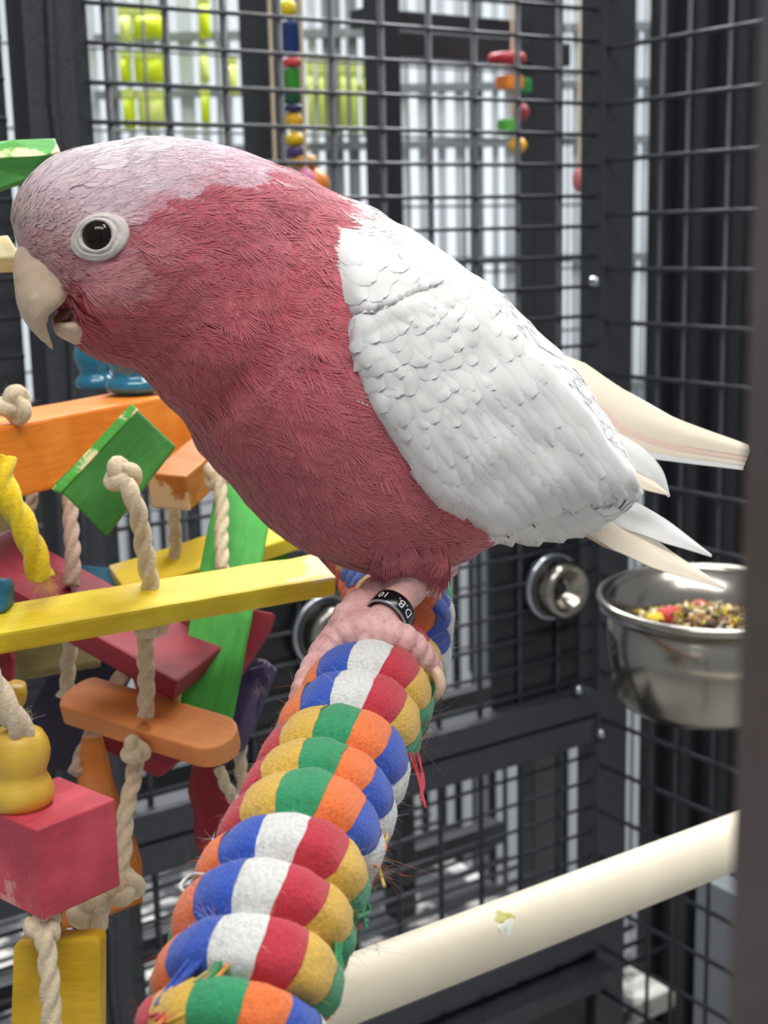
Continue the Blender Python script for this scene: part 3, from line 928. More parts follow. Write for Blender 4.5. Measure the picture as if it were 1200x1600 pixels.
# grey lint tuft where the yarn has worn
def tuft(name, parent, px, py, n, L, cols, spread=14):
    ps, ds, cs = [], [], []
    for k in range(n):
        p = px_on_rope(px + random.gauss(0, spread), py + random.gauss(0, spread * 1.3))
        d = np.array(tuple(CV(random.gauss(0.3, 1), random.gauss(0, 1), random.gauss(0.6, 0.6))))
        ps.append(p); ds.append(d); cs.append(lin(random.choice(cols)))
    return hairs(name, parent, ps, ds, rng.uniform(L * 0.4, L, n), 0.00005, M['thread'], cs, 1.4, 6)
tuft('lint', perch, 640, 1130, 260, 0.0045, [(60, 56, 62), (120, 116, 120), (40, 38, 44), (170, 60, 70)])
tuft('lint', perch, 590, 1350, 120, 0.0035, [(90, 92, 110), (60, 60, 70), (210, 120, 70)])
tuft('lint', perch, 555, 1440, 140, 0.0035, [(80, 80, 92), (50, 110, 80), (60, 60, 70)])
tuft('lint', perch, 330, 1450, 140, 0.004, [(50, 80, 170), (220, 130, 150), (90, 90, 120), (50, 140, 100)], 18)
tuft('lint', perch, 480, 1110, 60, 0.003, [(60, 140, 90), (200, 200, 120)])
# ------------------------------------------------------------------ hanging wooden block toy
toy = empty('parrot_toy', tuple(P(230, 1450, 0.50)), 'large hanging toy of dyed wooden slats knotted on cotton rope below an orange beam', 'toy')
NC = CV(0, 0, 1); NU = CV(0, 1, 0.15)
slab('beam', toy, P(-70, 728, 0.47), P(330, 640, 0.62), 0.030, 0.0255, CV(-0.10, 0.95, 0.35), M['w_orange'], 0.0012, 10, 0.0002)['label'] = 'bright orange wooden beam'
# lacquered spool on the beam and the next one behind it
def spool(parent, px, py, d, r, mat, ax=UP, h=1.0, name='spool'):
    return lathe(name, parent, P(px, py, d), ax, [(1e-5, 0), (r * 0.8, 0), (r * 0.97, r * 0.08), (r, r * 0.25 * h), (r * 0.93, r * 0.42 * h), (r * 0.78, r * 0.52 * h), (r * 0.72, r * 0.62 * h), (r * 0.80, r * 0.80 * h),
        (r * 0.93, r * 1.1 * h), (r * 0.97, r * 1.4 * h), (r * 0.88, r * 1.75 * h), (r * 0.6, r * 2.0 * h), (1e-5, r * 2.05 * h)], mat, 40)
spool(toy, 211, 612, 0.565, 0.0118, M['bead_blue'])['label'] = 'glossy teal turned wooden spool'
spool(toy, 150, 606, 0.66, 0.0095, M['bead_blue'], h=1.2)
# suspension cord to the back wall, behind the head
pw = WB(235, 430)
tube('hanger_cord', toy, [P(211, 570, 0.565), P(222, 500, 0.66), P(230, 455, 0.80), pw], 0.0018, M['cotton'], 30, 8)
knot('rope_knot', toy, P(22, 634, 0.475), 0.0048, 0.0024, M['cotton'], seed=1)
# squarish deep green block with the knot in front
plate('green_block', toy, [(84, 757, 0.455), (208, 634, 0.46), (275, 697, 0.462), (166, 838, 0.457)], 0.0085, M['w_dgreen'], 0.0009)
R_ = [(80, 764, 0.4549), (95, 770, 0.4545), (216, 640, 0.4597), (205, 630, 0.4605)]
plate('block_edge', toy, R_, 0.004, M['w_lgreen'], 0.0005)
# amber block under the beam
slab('amber_block', toy, P(262, 770, 0.52), P(345, 700, 0.56), 0.016, 0.014, CV(-0.2, 0.6, 0.75), M['w_brown'], 0.001, 6, 0.0003)
# yellow slats
slab('yellow_slat', toy, P(-60, 993, 0.425), P(508, 897, 0.468), 0.021, 0.0072, CV(0.02, 0.93, 0.36), M['w_yellow'], 0.0012, 14, 0.0003, 3)['label'] = 'long yellow slat with chewed pale ends'
slab('yellow_slat', toy, P(185, 917, 0.54), P(470, 822, 0.57), 0.022, 0.007, CV(-0.05, 0.85, 0.5), M['w_yellow'], 0.001, 8, 0.0003, 5)
# green slats
slab('green_slat', toy, P(312, 1138, 0.482), P(392, 722, 0.52), 0.0215, 0.0085, CV(0.16, 0.10, 0.98), M['w_green'], 0.0012, 12, 0.0002, 8)['label'] = 'long bright green slat hanging upright'
plate('slat_end_chip', toy, [(262, 1124, 0.4705), (276, 1124, 0.4705), (290, 1030, 0.478), (280, 1028, 0.478)], 0.003, M['w_pale'], 0.0005)
slab('green_slat', toy, P(392, 884, 0.56), P(440, 866, 0.57), 0.014, 0.006, CV(0, 0.4, 0.9), M['w_green'], 0.001, 4)
# crimson slats
slab('crimson_slat', toy, P(-30, 862, 0.50), P(310, 1052, 0.478), 0.031, 0.0085, CV(0.22, 0.88, 0.42), M['w_red'], 0.0012, 8, 0.0002, 2)
plate('crimson_slat', toy, [(255, 925, 0.53), (428, 958, 0.525), (420, 985, 0.525), (376, 1052, 0.523), (232, 1140, 0.52), (200, 1040, 0.525)], 0.008, M['w_red'], 0.001)
plate('crimson_slat', toy, [(150, 1122, 0.535), (285, 1150, 0.53), (278, 1190, 0.53), (246, 1216, 0.53), (160, 1172, 0.535)], 0.008, M['w_red'], 0.001)
# blue slats
slab('blue_slat', toy, P(-40, 925, 0.545), P(345, 958, 0.545), 0.028, 0.008, CV(0.0, 0.5, 0.86), M['w_blue'], 0.001, 8)
plate('blue_block', toy, [(-30, 905, 0.43), (8, 905, 0.43), (13, 915, 0.43), (12, 948, 0.43), (4, 958, 0.43), (-30, 958, 0.43)], 0.008, M['w_blue'], 0.001)
# olive slats at the left
plate('olive_block', toy, [(-30, 776, 0.58), (20, 780, 0.58), (42, 850, 0.58), (30, 872, 0.58), (-30, 878, 0.58)], 0.010, M['w_olive'], 0.001)
slab('olive_slat', toy, P(20, 1022, 0.52), P(150, 1000, 0.53), 0.020, 0.007, CV(-0.15, 0.3, 0.95), M['w_olive'], 0.001, 6)
# purple pieces
plate('purple_panel', toy, [(48, 1105, 0.56), (82, 1040, 0.56), (125, 1008, 0.56), (200, 1035, 0.56), (204, 1060, 0.56), (168, 1120, 0.56), (140, 1160, 0.56), (112, 1205, 0.56), (74, 1204, 0.56), (52, 1170, 0.56)], 0.004, M['w_dpurple'], 0.001)
slab('purple_slat', toy, P(352, 1166, 0.54), P(404, 1036, 0.555), 0.013, 0.010, CV(-0.5, 0.1, 0.85), M['w_purple'], 0.001, 8, 0.0004, 4)
plate('purple_chip', toy, [(388, 1046, 0.545), (412, 1040, 0.545), (420, 1062, 0.545), (412, 1090, 0.545), (404, 1122, 0.545), (386, 1128, 0.545)], 0.006, M['w_purple'], 0.001)
# peach popsicle slat with rounded tip
def tongue_slat(name, parent, A, B, w, t, nh, mat):
    A = Vector(A); B = Vector(B); R = frame_axes(B - A, nh); L = (B - A).length; c = (A + B) / 2
    out = []
    r = w / 2
    for a in np.linspace(-math.pi / 2, math.pi / 2, 12): out.append((L / 2 - r + r * math.cos(a), r * math.sin(a)))
    for a in np.linspace(math.pi / 2, 3 * math.pi / 2, 12): out.append((-L / 2 + r * 0.5 + r * 0.5 * math.cos(a), r * math.sin(a)))
    bm = bmesh.new(); f = bm.faces.new([bm.verts.new((x, y, t / 2)) for x, y in out])
    ext = bmesh.ops.extrude_face_region(bm, geom=[f])
    for g in ext['geom']:
        if isinstance(g, bmesh.types.BMVert): g.co.z -= t
    bmesh.ops.recalc_face_normals(bm, faces=bm.faces)
    es = [e for e in bm.edges if abs(e.verts[0].co.z - e.verts[1].co.z) < 1e-6 and len(e.link_faces) == 2]
    bmesh.ops.bevel(bm, geom=es, offset=0.0009, segments=2, affect='EDGES', profile=0.6)
    bm.verts.index_update()
    o = mesh_obj(name, [c + R @ v.co for v in bm.verts], [[v.index for v in f.verts] for f in bm.faces], mat, parent, False, rot=[list(r_) for r_ in R], origin=c)
    bm.free(); return o
tongue_slat('orange_slat', toy, P(112, 1090, 0.485), P(366, 1168, 0.452), 0.0185, 0.0078, CV(-0.08, 0.86, 0.50), M['w_peach'])['label'] = 'light orange slat with rounded tip'
# leather strips
def strip(name, parent, left, right, mat, th=0.0016):
    V = []; Fc = []; n = 24
    Lp = catmull([P(*q) for q in left], n); Rp = catmull([P(*q) for q in right], n)
    nv = np.array(tuple(CV(0, 0, 1)))
    for off in (0, -th):
        for i in range(n):
            for k in range(5):
                f = k / 4
                p = Lp[i] * (1 - f) + Rp[i] * f + nv * (off + 0.002 * math.sin(math.pi * f))
                V.append(p + np.array(tuple(noise.noise_vector(Vector(tuple(p * 120))))) * 0.0006)
    for s in range(2):
        b0 = s * n * 5
        for i in range(n - 1):
            for k in range(4):
                q = (b0 + i * 5 + k, b0 + i * 5 + k + 1, b0 + (i + 1) * 5 + k + 1, b0 + (i + 1) * 5 + k)
                Fc.append(q if s == 0 else q[::-1])
    b0 = n * 5
    for i in range(n - 1):
        for k in (0, 4):
            Fc.append((i * 5 + k, (i + 1) * 5 + k, b0 + (i + 1) * 5 + k, b0 + i * 5 + k))
    for i in (0, n - 1):
        for k in range(4):
            Fc.append((i * 5 + k, i * 5 + k + 1, b0 + i * 5 + k + 1, b0 + i * 5 + k))
    return mesh_obj(name, V, Fc, mat, parent)
strip('orange_leather_strip', toy, [(128, 1150, 0.52), (122, 1200, 0.52), (120, 1290, 0.51), (100, 1380, 0.50), (95, 1455, 0.49)],
      [(158, 1150, 0.52), (176, 1220, 0.52), (200, 1290, 0.51), (220, 1350, 0.50), (222, 1410, 0.49)], M['leather_o'])
strip('red_leather_strip', toy, [(300, 1195, 0.55), (294, 1230, 0.55), (302, 1270, 0.55), (304, 1310, 0.55), (316, 1352, 0.55)],
      [(330, 1190, 0.55), (350, 1230, 0.55), (374, 1265, 0.55), (384, 1310, 0.55), (360, 1352, 0.55)], M['leather_r'])
# ropes and knots
CT = M['cotton']
knot('rope_knot', toy, P(190, 742, 0.448), 0.0040, 0.0024, CT, seed=2)
rope('rope', toy, [(196, 752, 0.443), (212, 790, 0.442), (222, 850, 0.446), (234, 924, 0.450)], 0.0026, CT, 60)
knot('rope_knot', toy, P(236, 974, 0.445), 0.0036, 0.0022, CT, seed=3)
rope('rope', toy, [(234, 962, 0.452), (228, 1010, 0.452), (228, 1060, 0.456), (226, 1118, 0.460)], 0.0024, CT, 60)
knot('rope_knot', toy, P(212, 1172, 0.458), 0.0032, 0.0021, CT, seed=4)
rope('rope', toy, [(214, 1165, 0.46), (206, 1220, 0.46), (196, 1280, 0.455), (190, 1350, 0.452), (178, 1400, 0.45)], 0.0024, CT, 70)
knot('rope_knot', toy, P(196, 1385, 0.452), 0.0042, 0.0026, CT, seed=5)
knot('rope_knot', toy, P(140, 1428, 0.452), 0.0046, 0.0030, CT, seed=6)
rope('rope', toy, [(108, 770, 0.50), (112, 830, 0.495), (114, 880, 0.49), (112, 916, 0.488)], 0.0024, M['cotton_pink'], 40)
rope('rope', toy, [(268, 760, 0.55), (272, 820, 0.55), (274, 870, 0.55), (272, 898, 0.55)], 0.0022, CT, 40)
knot('rope_knot', toy, P(340, 742, 0.50), 0.0036, 0.0023, CT, seed=7)
rope('rope', toy, [(341, 735, 0.498), (346, 790, 0.495), (346, 840, 0.49), (348, 890, 0.485)], 0.0021, CT, 40)
rope('rope', toy, [(52, 770, 0.57), (46, 800, 0.57), (42, 820, 0.57)], 0.0022, M['cotton_pink'], 20)
rope('rope', toy, [(112, 1000, 0.51), (106, 1040, 0.51), (104, 1075, 0.51), (98, 1092, 0.51)], 0.0024, CT, 30)
rope('rope', toy, [(200, 1040, 0.53), (182, 1070, 0.53), (160, 1120, 0.53), (132, 1170, 0.525), (118, 1210, 0.52)], 0.0026, M['cotton_pink'], 50)
rope('rope', toy, [(376, 1150, 0.55), (374, 1190, 0.55), (380, 1230, 0.55), (384, 1270, 0.55)], 0.0022, CT, 30)
rope('rope', toy, [(342, 1198, 0.54), (352, 1225, 0.54), (366, 1250, 0.54), (376, 1275, 0.54)], 0.0020, CT, 30)
rope('yellow_rope', toy, [(4, 715, 0.44), (6, 760, 0.437), (30, 810, 0.436), (48, 850, 0.436), (66, 905, 0.438)], 0.0036, M['yellow_rope'], 70)['label'] = 'bright yellow rope end with frayed tip'
# frays
def fray(parent, px, py, d, n, L, rgb, bias=(0, 0, 0), spread=6, name='fray'):
    ps = [np.array(tuple(P(px + random.gauss(0, spread), py + random.gauss(0, spread), d - 0.002 + random.gauss(0, 0.0015)))) for _ in range(n)]
    ds = [np.array(tuple(CV(random.gauss(bias[0], 1), random.gauss(bias[1], 1), random.gauss(bias[2], 0.7)))) for _ in range(n)]
    cs = [tuple(x * random.uniform(0.8, 1.1) for x in lin(rgb)) for _ in range(n)]
    hairs(name, parent, ps, ds, rng.uniform(L * 0.3, L * 0.7, n), 0.00005, M['thread'], cs, 0.9, 6)
CR_ = (222, 206, 176)
for q in ((190, 748, 0.448, 50, 0.005), (25, 628, 0.475, 260, 0.004), (236, 974, 0.449, 30, 0.003), (214, 1172, 0.458, 60, 0.004), (150, 1428, 0.45, 160, 0.005),
          (195, 1330, 0.44, 60, 0.004), (340, 740, 0.50, 50, 0.003), (404, 1080, 0.545, 60, 0.003), (112, 900, 0.488, 30, 0.003)):
    fray(toy, q[0], q[1], q[2], q[3], q[4], CR_)
fray(toy, 70, 910, 0.438, 200, 0.004, (236, 206, 24), (0.3, -1.2, 0.2), 9)
fray(toy, 6, 722, 0.44, 40, 0.003, (236, 206, 24), (0, 1, 0), 6)

# ------------------------------------------------------------------ cube strand hanging nearer at the left
strand2 = empty('parrot_toy', tuple(P(80, 1640, 0.40)), 'strand of yellow turned bead, pink cube and gold block on cotton cord', 'toy')
cub = 0.0282
cc = P(80, 1322, 0.415)
# cube rotated about the vertical so that one edge faces the camera
e1 = CV(0.65, 0.0, -0.76); e1 = Vector((e1.x, e1.y, 0)).normalized(); e2 = UP.cross(e1)
vs_, fs = bevel_box((cub, cub, cub), 0.0010, 3, 4, 0.00012)
Rm = Matrix((e1, e2, UP)).transposed()
cube = mesh_obj('cube_block', [cc + Rm @ v for v in vs_], fs, M['w_pink'], strand2, False, rot=[list(r) for r in Rm], origin=cc)
cube['label'] = 'pink dyed wooden cube'
topc = cc + UP * (cub / 2)
br = 0.0092
b0 = topc + CV(-1, 0, 0.1) * 0.0075
lathe('turned_bead', strand2, b0 - UP * 0.0006, UP, [(1e-5, 0), (br * 0.9, 0), (br * 1.03, 0.0018), (br * 1.06, 0.0045), (br * 0.95, 0.0075), (br * 0.84, 0.0094), (br * 0.86, 0.011), (br * 0.97, 0.0135),
     (br * 1.02, 0.0165), (br * 0.97, 0.0195), (br * 0.82, 0.0222), (br * 0.55, 0.0238), (br * 0.2, 0.0242)], M['bead_yellow'], 40)
lathe('turned_bead', strand2, P(14, 1112, 0.45), UP, [(1e-5, 0), (0.004, 0), (0.0055, 0.003), (0.0062, 0.006), (0.006, 0.009), (1e-5, 0.0095)], M['bead_yellow'], 24)
plate('red_chip', strand2, [(-40, 1012, 0.44), (14, 1010, 0.44), (18, 1030, 0.44), (16, 1066, 0.44), (-40, 1066, 0.44)], 0.006, M['w_red'], 0.001)
rope('cord', strand2, [(-40, 1020, 0.40), (-16, 1062, 0.40), (2, 1098, 0.40), (22, 1128, 0.402), (34, 1146, 0.405)], 0.0034, CT, 50)
bot = cc - UP * (cub / 2)
knot('cord_knot', strand2, P(68, 1446, 0.405), 0.0036, 0.0024, CT, seed=9)
rope('cord', strand2, [(70, 1425, 0.41), (70, 1460, 0.401), (74, 1500, 0.400), (78, 1550, 0.399), (84, 1640, 0.398)], 0.0025, CT, 60)
fray(strand2, 62, 1445, 0.402, 70, 0.004, CR_)
fray(strand2, 40, 1120, 0.40, 40, 0.003, CR_)
gb = plate('gold_block', strand2, [(30, 1470, 0.412), (150, 1464, 0.412), (157, 1472, 0.412), (156, 1660, 0.412), (14, 1660, 0.412), (20, 1480, 0.412)], 0.010, M['w_gold'], 0.0012)
# ------------------------------------------------------------------ green toy slat and pale slat entering at the upper left
toy3 = empty('parrot_toy', tuple(P(20, 290, 0.44)), 'chewed green wooden slat with bare pale top edge beside the parrot head', 'toy')
plate('green_slat', toy3, [(-60, 246, 0.43), (62, 242, 0.440), (94, 236, 0.445), (74, 262, 0.442), (46, 282, 0.440), (-60, 318, 0.43)], 0.010, M['w_dgreen'], 0.001)
plate('bare_edge', toy3, [(-60, 226, 0.438), (20, 219, 0.442), (86, 215, 0.449), (95, 236, 0.4445), (62, 243, 0.4395), (-60, 247, 0.4295)], 0.009, M['w_lgreen'], 0.0008)
slab('pale_slat', toy3, P(-60, 402, 0.46), P(21, 396, 0.47), 0.012, 0.0065, CV(0.05, 0.6, 0.8), M['w_pale'], 0.001, 4)
tube('cord', toy3, [P(-40, 250, 0.445), P(-42, 330, 0.455), P(-40, 400, 0.465)], 0.0018, CT, 20, 8)
# ------------------------------------------------------------------ the parrot
def DB(px): return 0.352 + 0.00007 * (px - 170)         # depth of the bird's mid plane
def PS(px, py): return P(px, py, DB(px))
a_ = PS(900, 600) - PS(200, 600); b_ = PS(200, 300) - PS(200, 700)
NS = a_.cross(b_).normalized()
if NS.dot(CAM_POS - PS(400, 500)) < 0: NS = -NS        # sideways, towards the camera
ST = [  # dorsal px, ventral px, half width (m)
    ((27, 372), (33, 392), 0.0025), ((21, 325), (64, 440), 0.0085), ((46, 278), (100, 488), 0.0140), ((94, 246), (124, 530), 0.0185),
    ((165, 229), (160, 556), 0.0225), ((250, 225), (214, 568), 0.0255), ((332, 234), (252, 592), 0.0265), ((396, 254), (276, 630), 0.0270),
    ((448, 279), (308, 678), 0.0285), ((502, 310), (348, 730), 0.0310), ((562, 336), (402, 790), 0.0340), ((630, 378), (472, 850), 0.0360),
    ((698, 424), (550, 884), 0.0370), ((758, 472), (630, 898), 0.0360), ((812, 526), (700, 876), 0.0330), ((858, 568), (768, 846), 0.0290),
    ((900, 622), (850, 842), 0.0230), ((950, 695), (915, 826), 0.0150), ((985, 757), (962, 800), 0.0060)]
NU_, NV_ = 110, 72
arr = np.array([[*d, *v, w] for d, v, w in ST], float)
interp = np.array(catmull(list(arr), NU_))
grid = np.zeros((NU_, NV_, 3)); 
for i in range(NU_):
    dx, dy, vx, vy, hw = interp[i]
    D = np.array(tuple(PS(dx, dy))); Vn = np.array(tuple(PS(vx, vy)))
    c = (D + Vn) / 2; up = (D - Vn) / 2
    for j in range(NV_):
        f = 2 * math.pi * j / NV_
        s, co = math.sin(f), math.cos(f)
        e = 0.90
        grid[i, j] = c + up * np.sign(co) * abs(co) ** e * 1.0 + np.array(tuple(NS)) * hw * np.sign(s) * abs(s) ** e
# gentle puffed relief: cheek ruffs and breast folds
gn = np.cross(np.gradient(grid, axis=0), np.roll(grid, -1, axis=1) - np.roll(grid, 1, axis=1))
gn /= np.linalg.norm(gn, axis=2)[:, :, None] + 1e-12
cen = grid.mean(axis=1, keepdims=True)
if ((grid - cen) * gn).sum() < 0: gn = -gn
def pix(p): return proj(p)[:2]
# pixel of the camera-side twin of every vertex
PXN = np.zeros((NU_, NV_, 2))
for i in range(NU_):
    for j in range(NV_):
        jj = j if j <= NV_ // 2 else NV_ - j
        PXN[i, j] = pix(grid[i, jj])
for i in range(NU_):
    for j in range(NV_):
        x, y = PXN[i, j]
        d = 0.0
        # ruff behind the cheek, neck folds, crest overhang
        rr_ = math.hypot(x - 200, (y - 420))
        d += 0.0016 * math.exp(-((rr_ - 195) / 40) ** 2) * (1 if x > 200 else 0.4)
        d -= 0.0020 * math.exp(-((rr_ - 262) / 26) ** 2) * (1 if (x > 230 and y > 330) else 0)
        d += 0.0009 * noise.noise(Vector((x / 60, y / 60, 1.3))) + 0.0005 * noise.noise(Vector((x / 24, y / 24, 4.0)))
        if y < 330 and x < 420: d *= 0.35
        fade = min(1, i / 14) * min(1, (NU_ - 1 - i) / 10)
        grid[i, j] += gn[i, j] * d * fade
BV = [tuple(p) for p in grid.reshape(-1, 3)]
BF = []
for i in range(NU_ - 1):
    for j in range(NV_):
        j2 = (j + 1) % NV_
        BF.append((i * NV_ + j, i * NV_ + j2, (i + 1) * NV_ + j2, (i + 1) * NV_ + j))
BV += [tuple(grid[0].mean(axis=0)), tuple(grid[-1].mean(axis=0))]
for j in range(NV_):
    j2 = (j + 1) % NV_
    BF.append((NU_ * NV_, j2, j)); BF.append((NU_ * NV_ + 1, (NU_ - 1) * NV_ + j, (NU_ - 1) * NV_ + j2))
body_bvh = BVHTree.FromPolygons([Vector(v) for v in BV], BF)

# plumage colours by place on the bird
CP = [((25, 330), (198, 160, 158)), ((60, 270), (206, 178, 182)), ((120, 235), (208, 186, 190)), ((200, 220), (208, 184, 190)), ((280, 225), (206, 176, 184)), ((350, 240), (204, 160, 170)),
      ((392, 250), (196, 140, 150)), ((80, 330), (202, 158, 162)), ((60, 390), (196, 138, 140)), ((100, 410), (190, 120, 126)), ((70, 300), (206, 172, 176)), ((130, 310), (204, 168, 174)),
      ((200, 280), (206, 172, 180)), ((260, 260), (204, 164, 172)), ((240, 300), (202, 158, 168)), ((310, 262), (200, 152, 162)), ((300, 290), (190, 120, 132)), ((220, 322), (196, 130, 140)),
      ((205, 340), (190, 110, 122)), ((140, 440), (206, 130, 138)), ((175, 425), (202, 124, 132)), ((120, 480), (186, 58, 68)), ((110, 460), (184, 56, 66)), ((140, 530), (188, 66, 74)),
      ((200, 470), (190, 74, 86)), ((260, 360), (178, 72, 88)), ((300, 330), (176, 70, 86)), ((350, 300), (176, 74, 90)), ((240, 400), (186, 80, 94)), ((250, 540), (188, 74, 84)),
      ((330, 420), (184, 70, 84)), ((400, 330), (182, 80, 96)), ((440, 300), (190, 92, 106)), ((470, 330), (192, 86, 100)), ((420, 420), (186, 72, 86)), ((480, 450), (190, 76, 90)),
      ((350, 560), (180, 70, 84)), ((440, 560), (184, 74, 88)), ((520, 560), (186, 76, 92)), ((360, 680), (176, 72, 86)), ((480, 700), (182, 78, 92)), ((580, 720), (188, 80, 94)),
      ((460, 800), (180, 82, 94)), ((560, 820), (186, 86, 98)), ((640, 860), (192, 92, 104)), ((700, 840), (194, 88, 100)), ((740, 850), (196, 92, 104)), ((300, 600), (180, 68, 82))]
CP += [((225, 440), (188, 78, 90)), ((190, 450), (192, 96, 106)), ((235, 360), (182, 82, 96)), ((215, 380), (188, 100, 110)), ((160, 470), (190, 78, 88)), ((330, 310), (178, 72, 88)), ((270, 335), (178, 74, 90))]
CPX = np.array([c[0] for c in CP], float); CPC = np.array([lin(c[1]) for c in CP])
WHITE = np.array(lin((240, 239, 236)))
def inside(x, y, poly):
    r = False; n = len(poly); j = n - 1
    for i in range(n):
        xi, yi = poly[i]; xj, yj = poly[j]
        if (yi > y) != (yj > y) and x < (xj - xi) * (y - yi) / (yj - yi) + xi: r = not r
        j = i
    return r
W_POLY = [(496, 300), (506, 340), (512, 380), (530, 420), (545, 450), (548, 480), (540, 512), (566, 586), (624, 674), (672, 762), (730, 790), (782, 836), (790, 880), (1100, 880), (1100, 300), (700, 200)]
WING = [(545, 512), (560, 590), (618, 685), (658, 770), (712, 803), (765, 838), (800, 822), (870, 815), (930, 808), (1004, 772), (960, 694), (905, 622), (845, 545), (760, 455), (672, 432), (600, 480)]
CROWN = [(0, 200), (420, 200), (404, 262), (388, 296), (342, 284), (300, 298), (250, 322), (210, 346), (196, 392), (150, 420), (112, 432), (0, 440)]
CPIN = np.array([inside(a, b, CROWN) for a, b in CPX])
def bird_col(x, y):
    if inside(x + 4 * math.sin(y * 0.37), y + 3 * math.sin(x * 0.31), W_POLY): return WHITE
    cr = inside(x + 5 * math.sin(y * 0.4), y + 5 * math.sin(x * 0.33), CROWN)
    d2 = ((CPX - (x, y)) ** 2).sum(axis=1) + 30.0 + np.where(CPIN == cr, 0, 9000.0)
    w = 1 / d2 ** 2
    c = (CPC * w[:, None]).sum(axis=0) / w.sum()
    return np.minimum(c * np.array([1.06, 1.24, 1.24]) + 0.01, 0.8) if cr else c * np.array([1.06, 1.26, 1.20])
bcols = []
for i in range(NU_):
    for j in range(NV_):
        c = bird_col(*PXN[i, j])
        bcols.append(c * (0.66 if c[1] < 0.25 else 0.85 if c[1] < 0.6 else 0.97))
bcols += [bcols[0], bcols[-1]]
bird = empty('parrot', tuple(P(600, 1000, 0.385)), 'rose-pink and white cockatoo with pale crown perched on the rainbow rope', 'parrot')
mesh_obj('body', BV, BF, M['body'], bird, True, colors=bcols)

# ---- contour plumage: overlapping fans of fine barbs lying along the body
EYE = (152, 369)
def in_eye(x, y):
    dx, dy = x - 157, y - 371
    a = math.radians(-20); u = dx * math.cos(a) + dy * math.sin(a); v = -dx * math.sin(a) + dy * math.cos(a)
    return (u / 42) ** 2 + (v / 33) ** 2 < 1
dU = np.gradient(grid, axis=0); dU /= np.linalg.norm(dU, axis=2)[:, :, None] + 1e-12
area = np.zeros((NU_ - 1, NV_))
for i in range(NU_ - 1):
    for j in range(NV_):
        j2 = (j + 1) % NV_
        area[i, j] = np.linalg.norm(np.cross(grid[i + 1, j] - grid[i, j], grid[i, j2] - grid[i, j]))
def size_of(x, y):
    """feather length, width (m), barbs, density weight"""
    if x < 118 and y > 300: return 0.0036, 0.0016, 5, 4.6
    if inside(x, y, CROWN): return 0.0100, 0.0040, 14, 2.3
    if x < 330 and y < 575: return 0.0095, 0.0062, 17, 1.7
    if x < 470 and y < 520: return 0.0115, 0.0095, 24, 1.15
    if y > 740: return 0.0130, 0.0085, 17, 1.25
    return 0.0140, 0.0125, 30, 0.85
wts = np.zeros_like(area)
for i in range(NU_ - 1):
    for j in range(NV_):
        x, y = PXN[i, j]
        w = size_of(x, y)[3]
        if i < 2: w = 0
        jj = j if j <= NV_ // 2 else NV_ - j
        if j > NV_ // 2 and 6 < (NV_ - j) < NV_ // 2 - 6: w *= 0.35      # far side, thinner
        wts[i, j] = area[i, j] * w
wts /= wts.sum()
NF = 6000
pick = rng.choice(wts.size, NF, p=wts.ravel())
order = np.argsort(-(pick // NV_))            # rear first, so fronts overlap
PV, PF, PC = [], [], []
def near_pt(p):
    r = body_bvh.find_nearest(Vector(tuple(p)))
    return np.array(tuple(r[0])), np.array(tuple(r[1]))
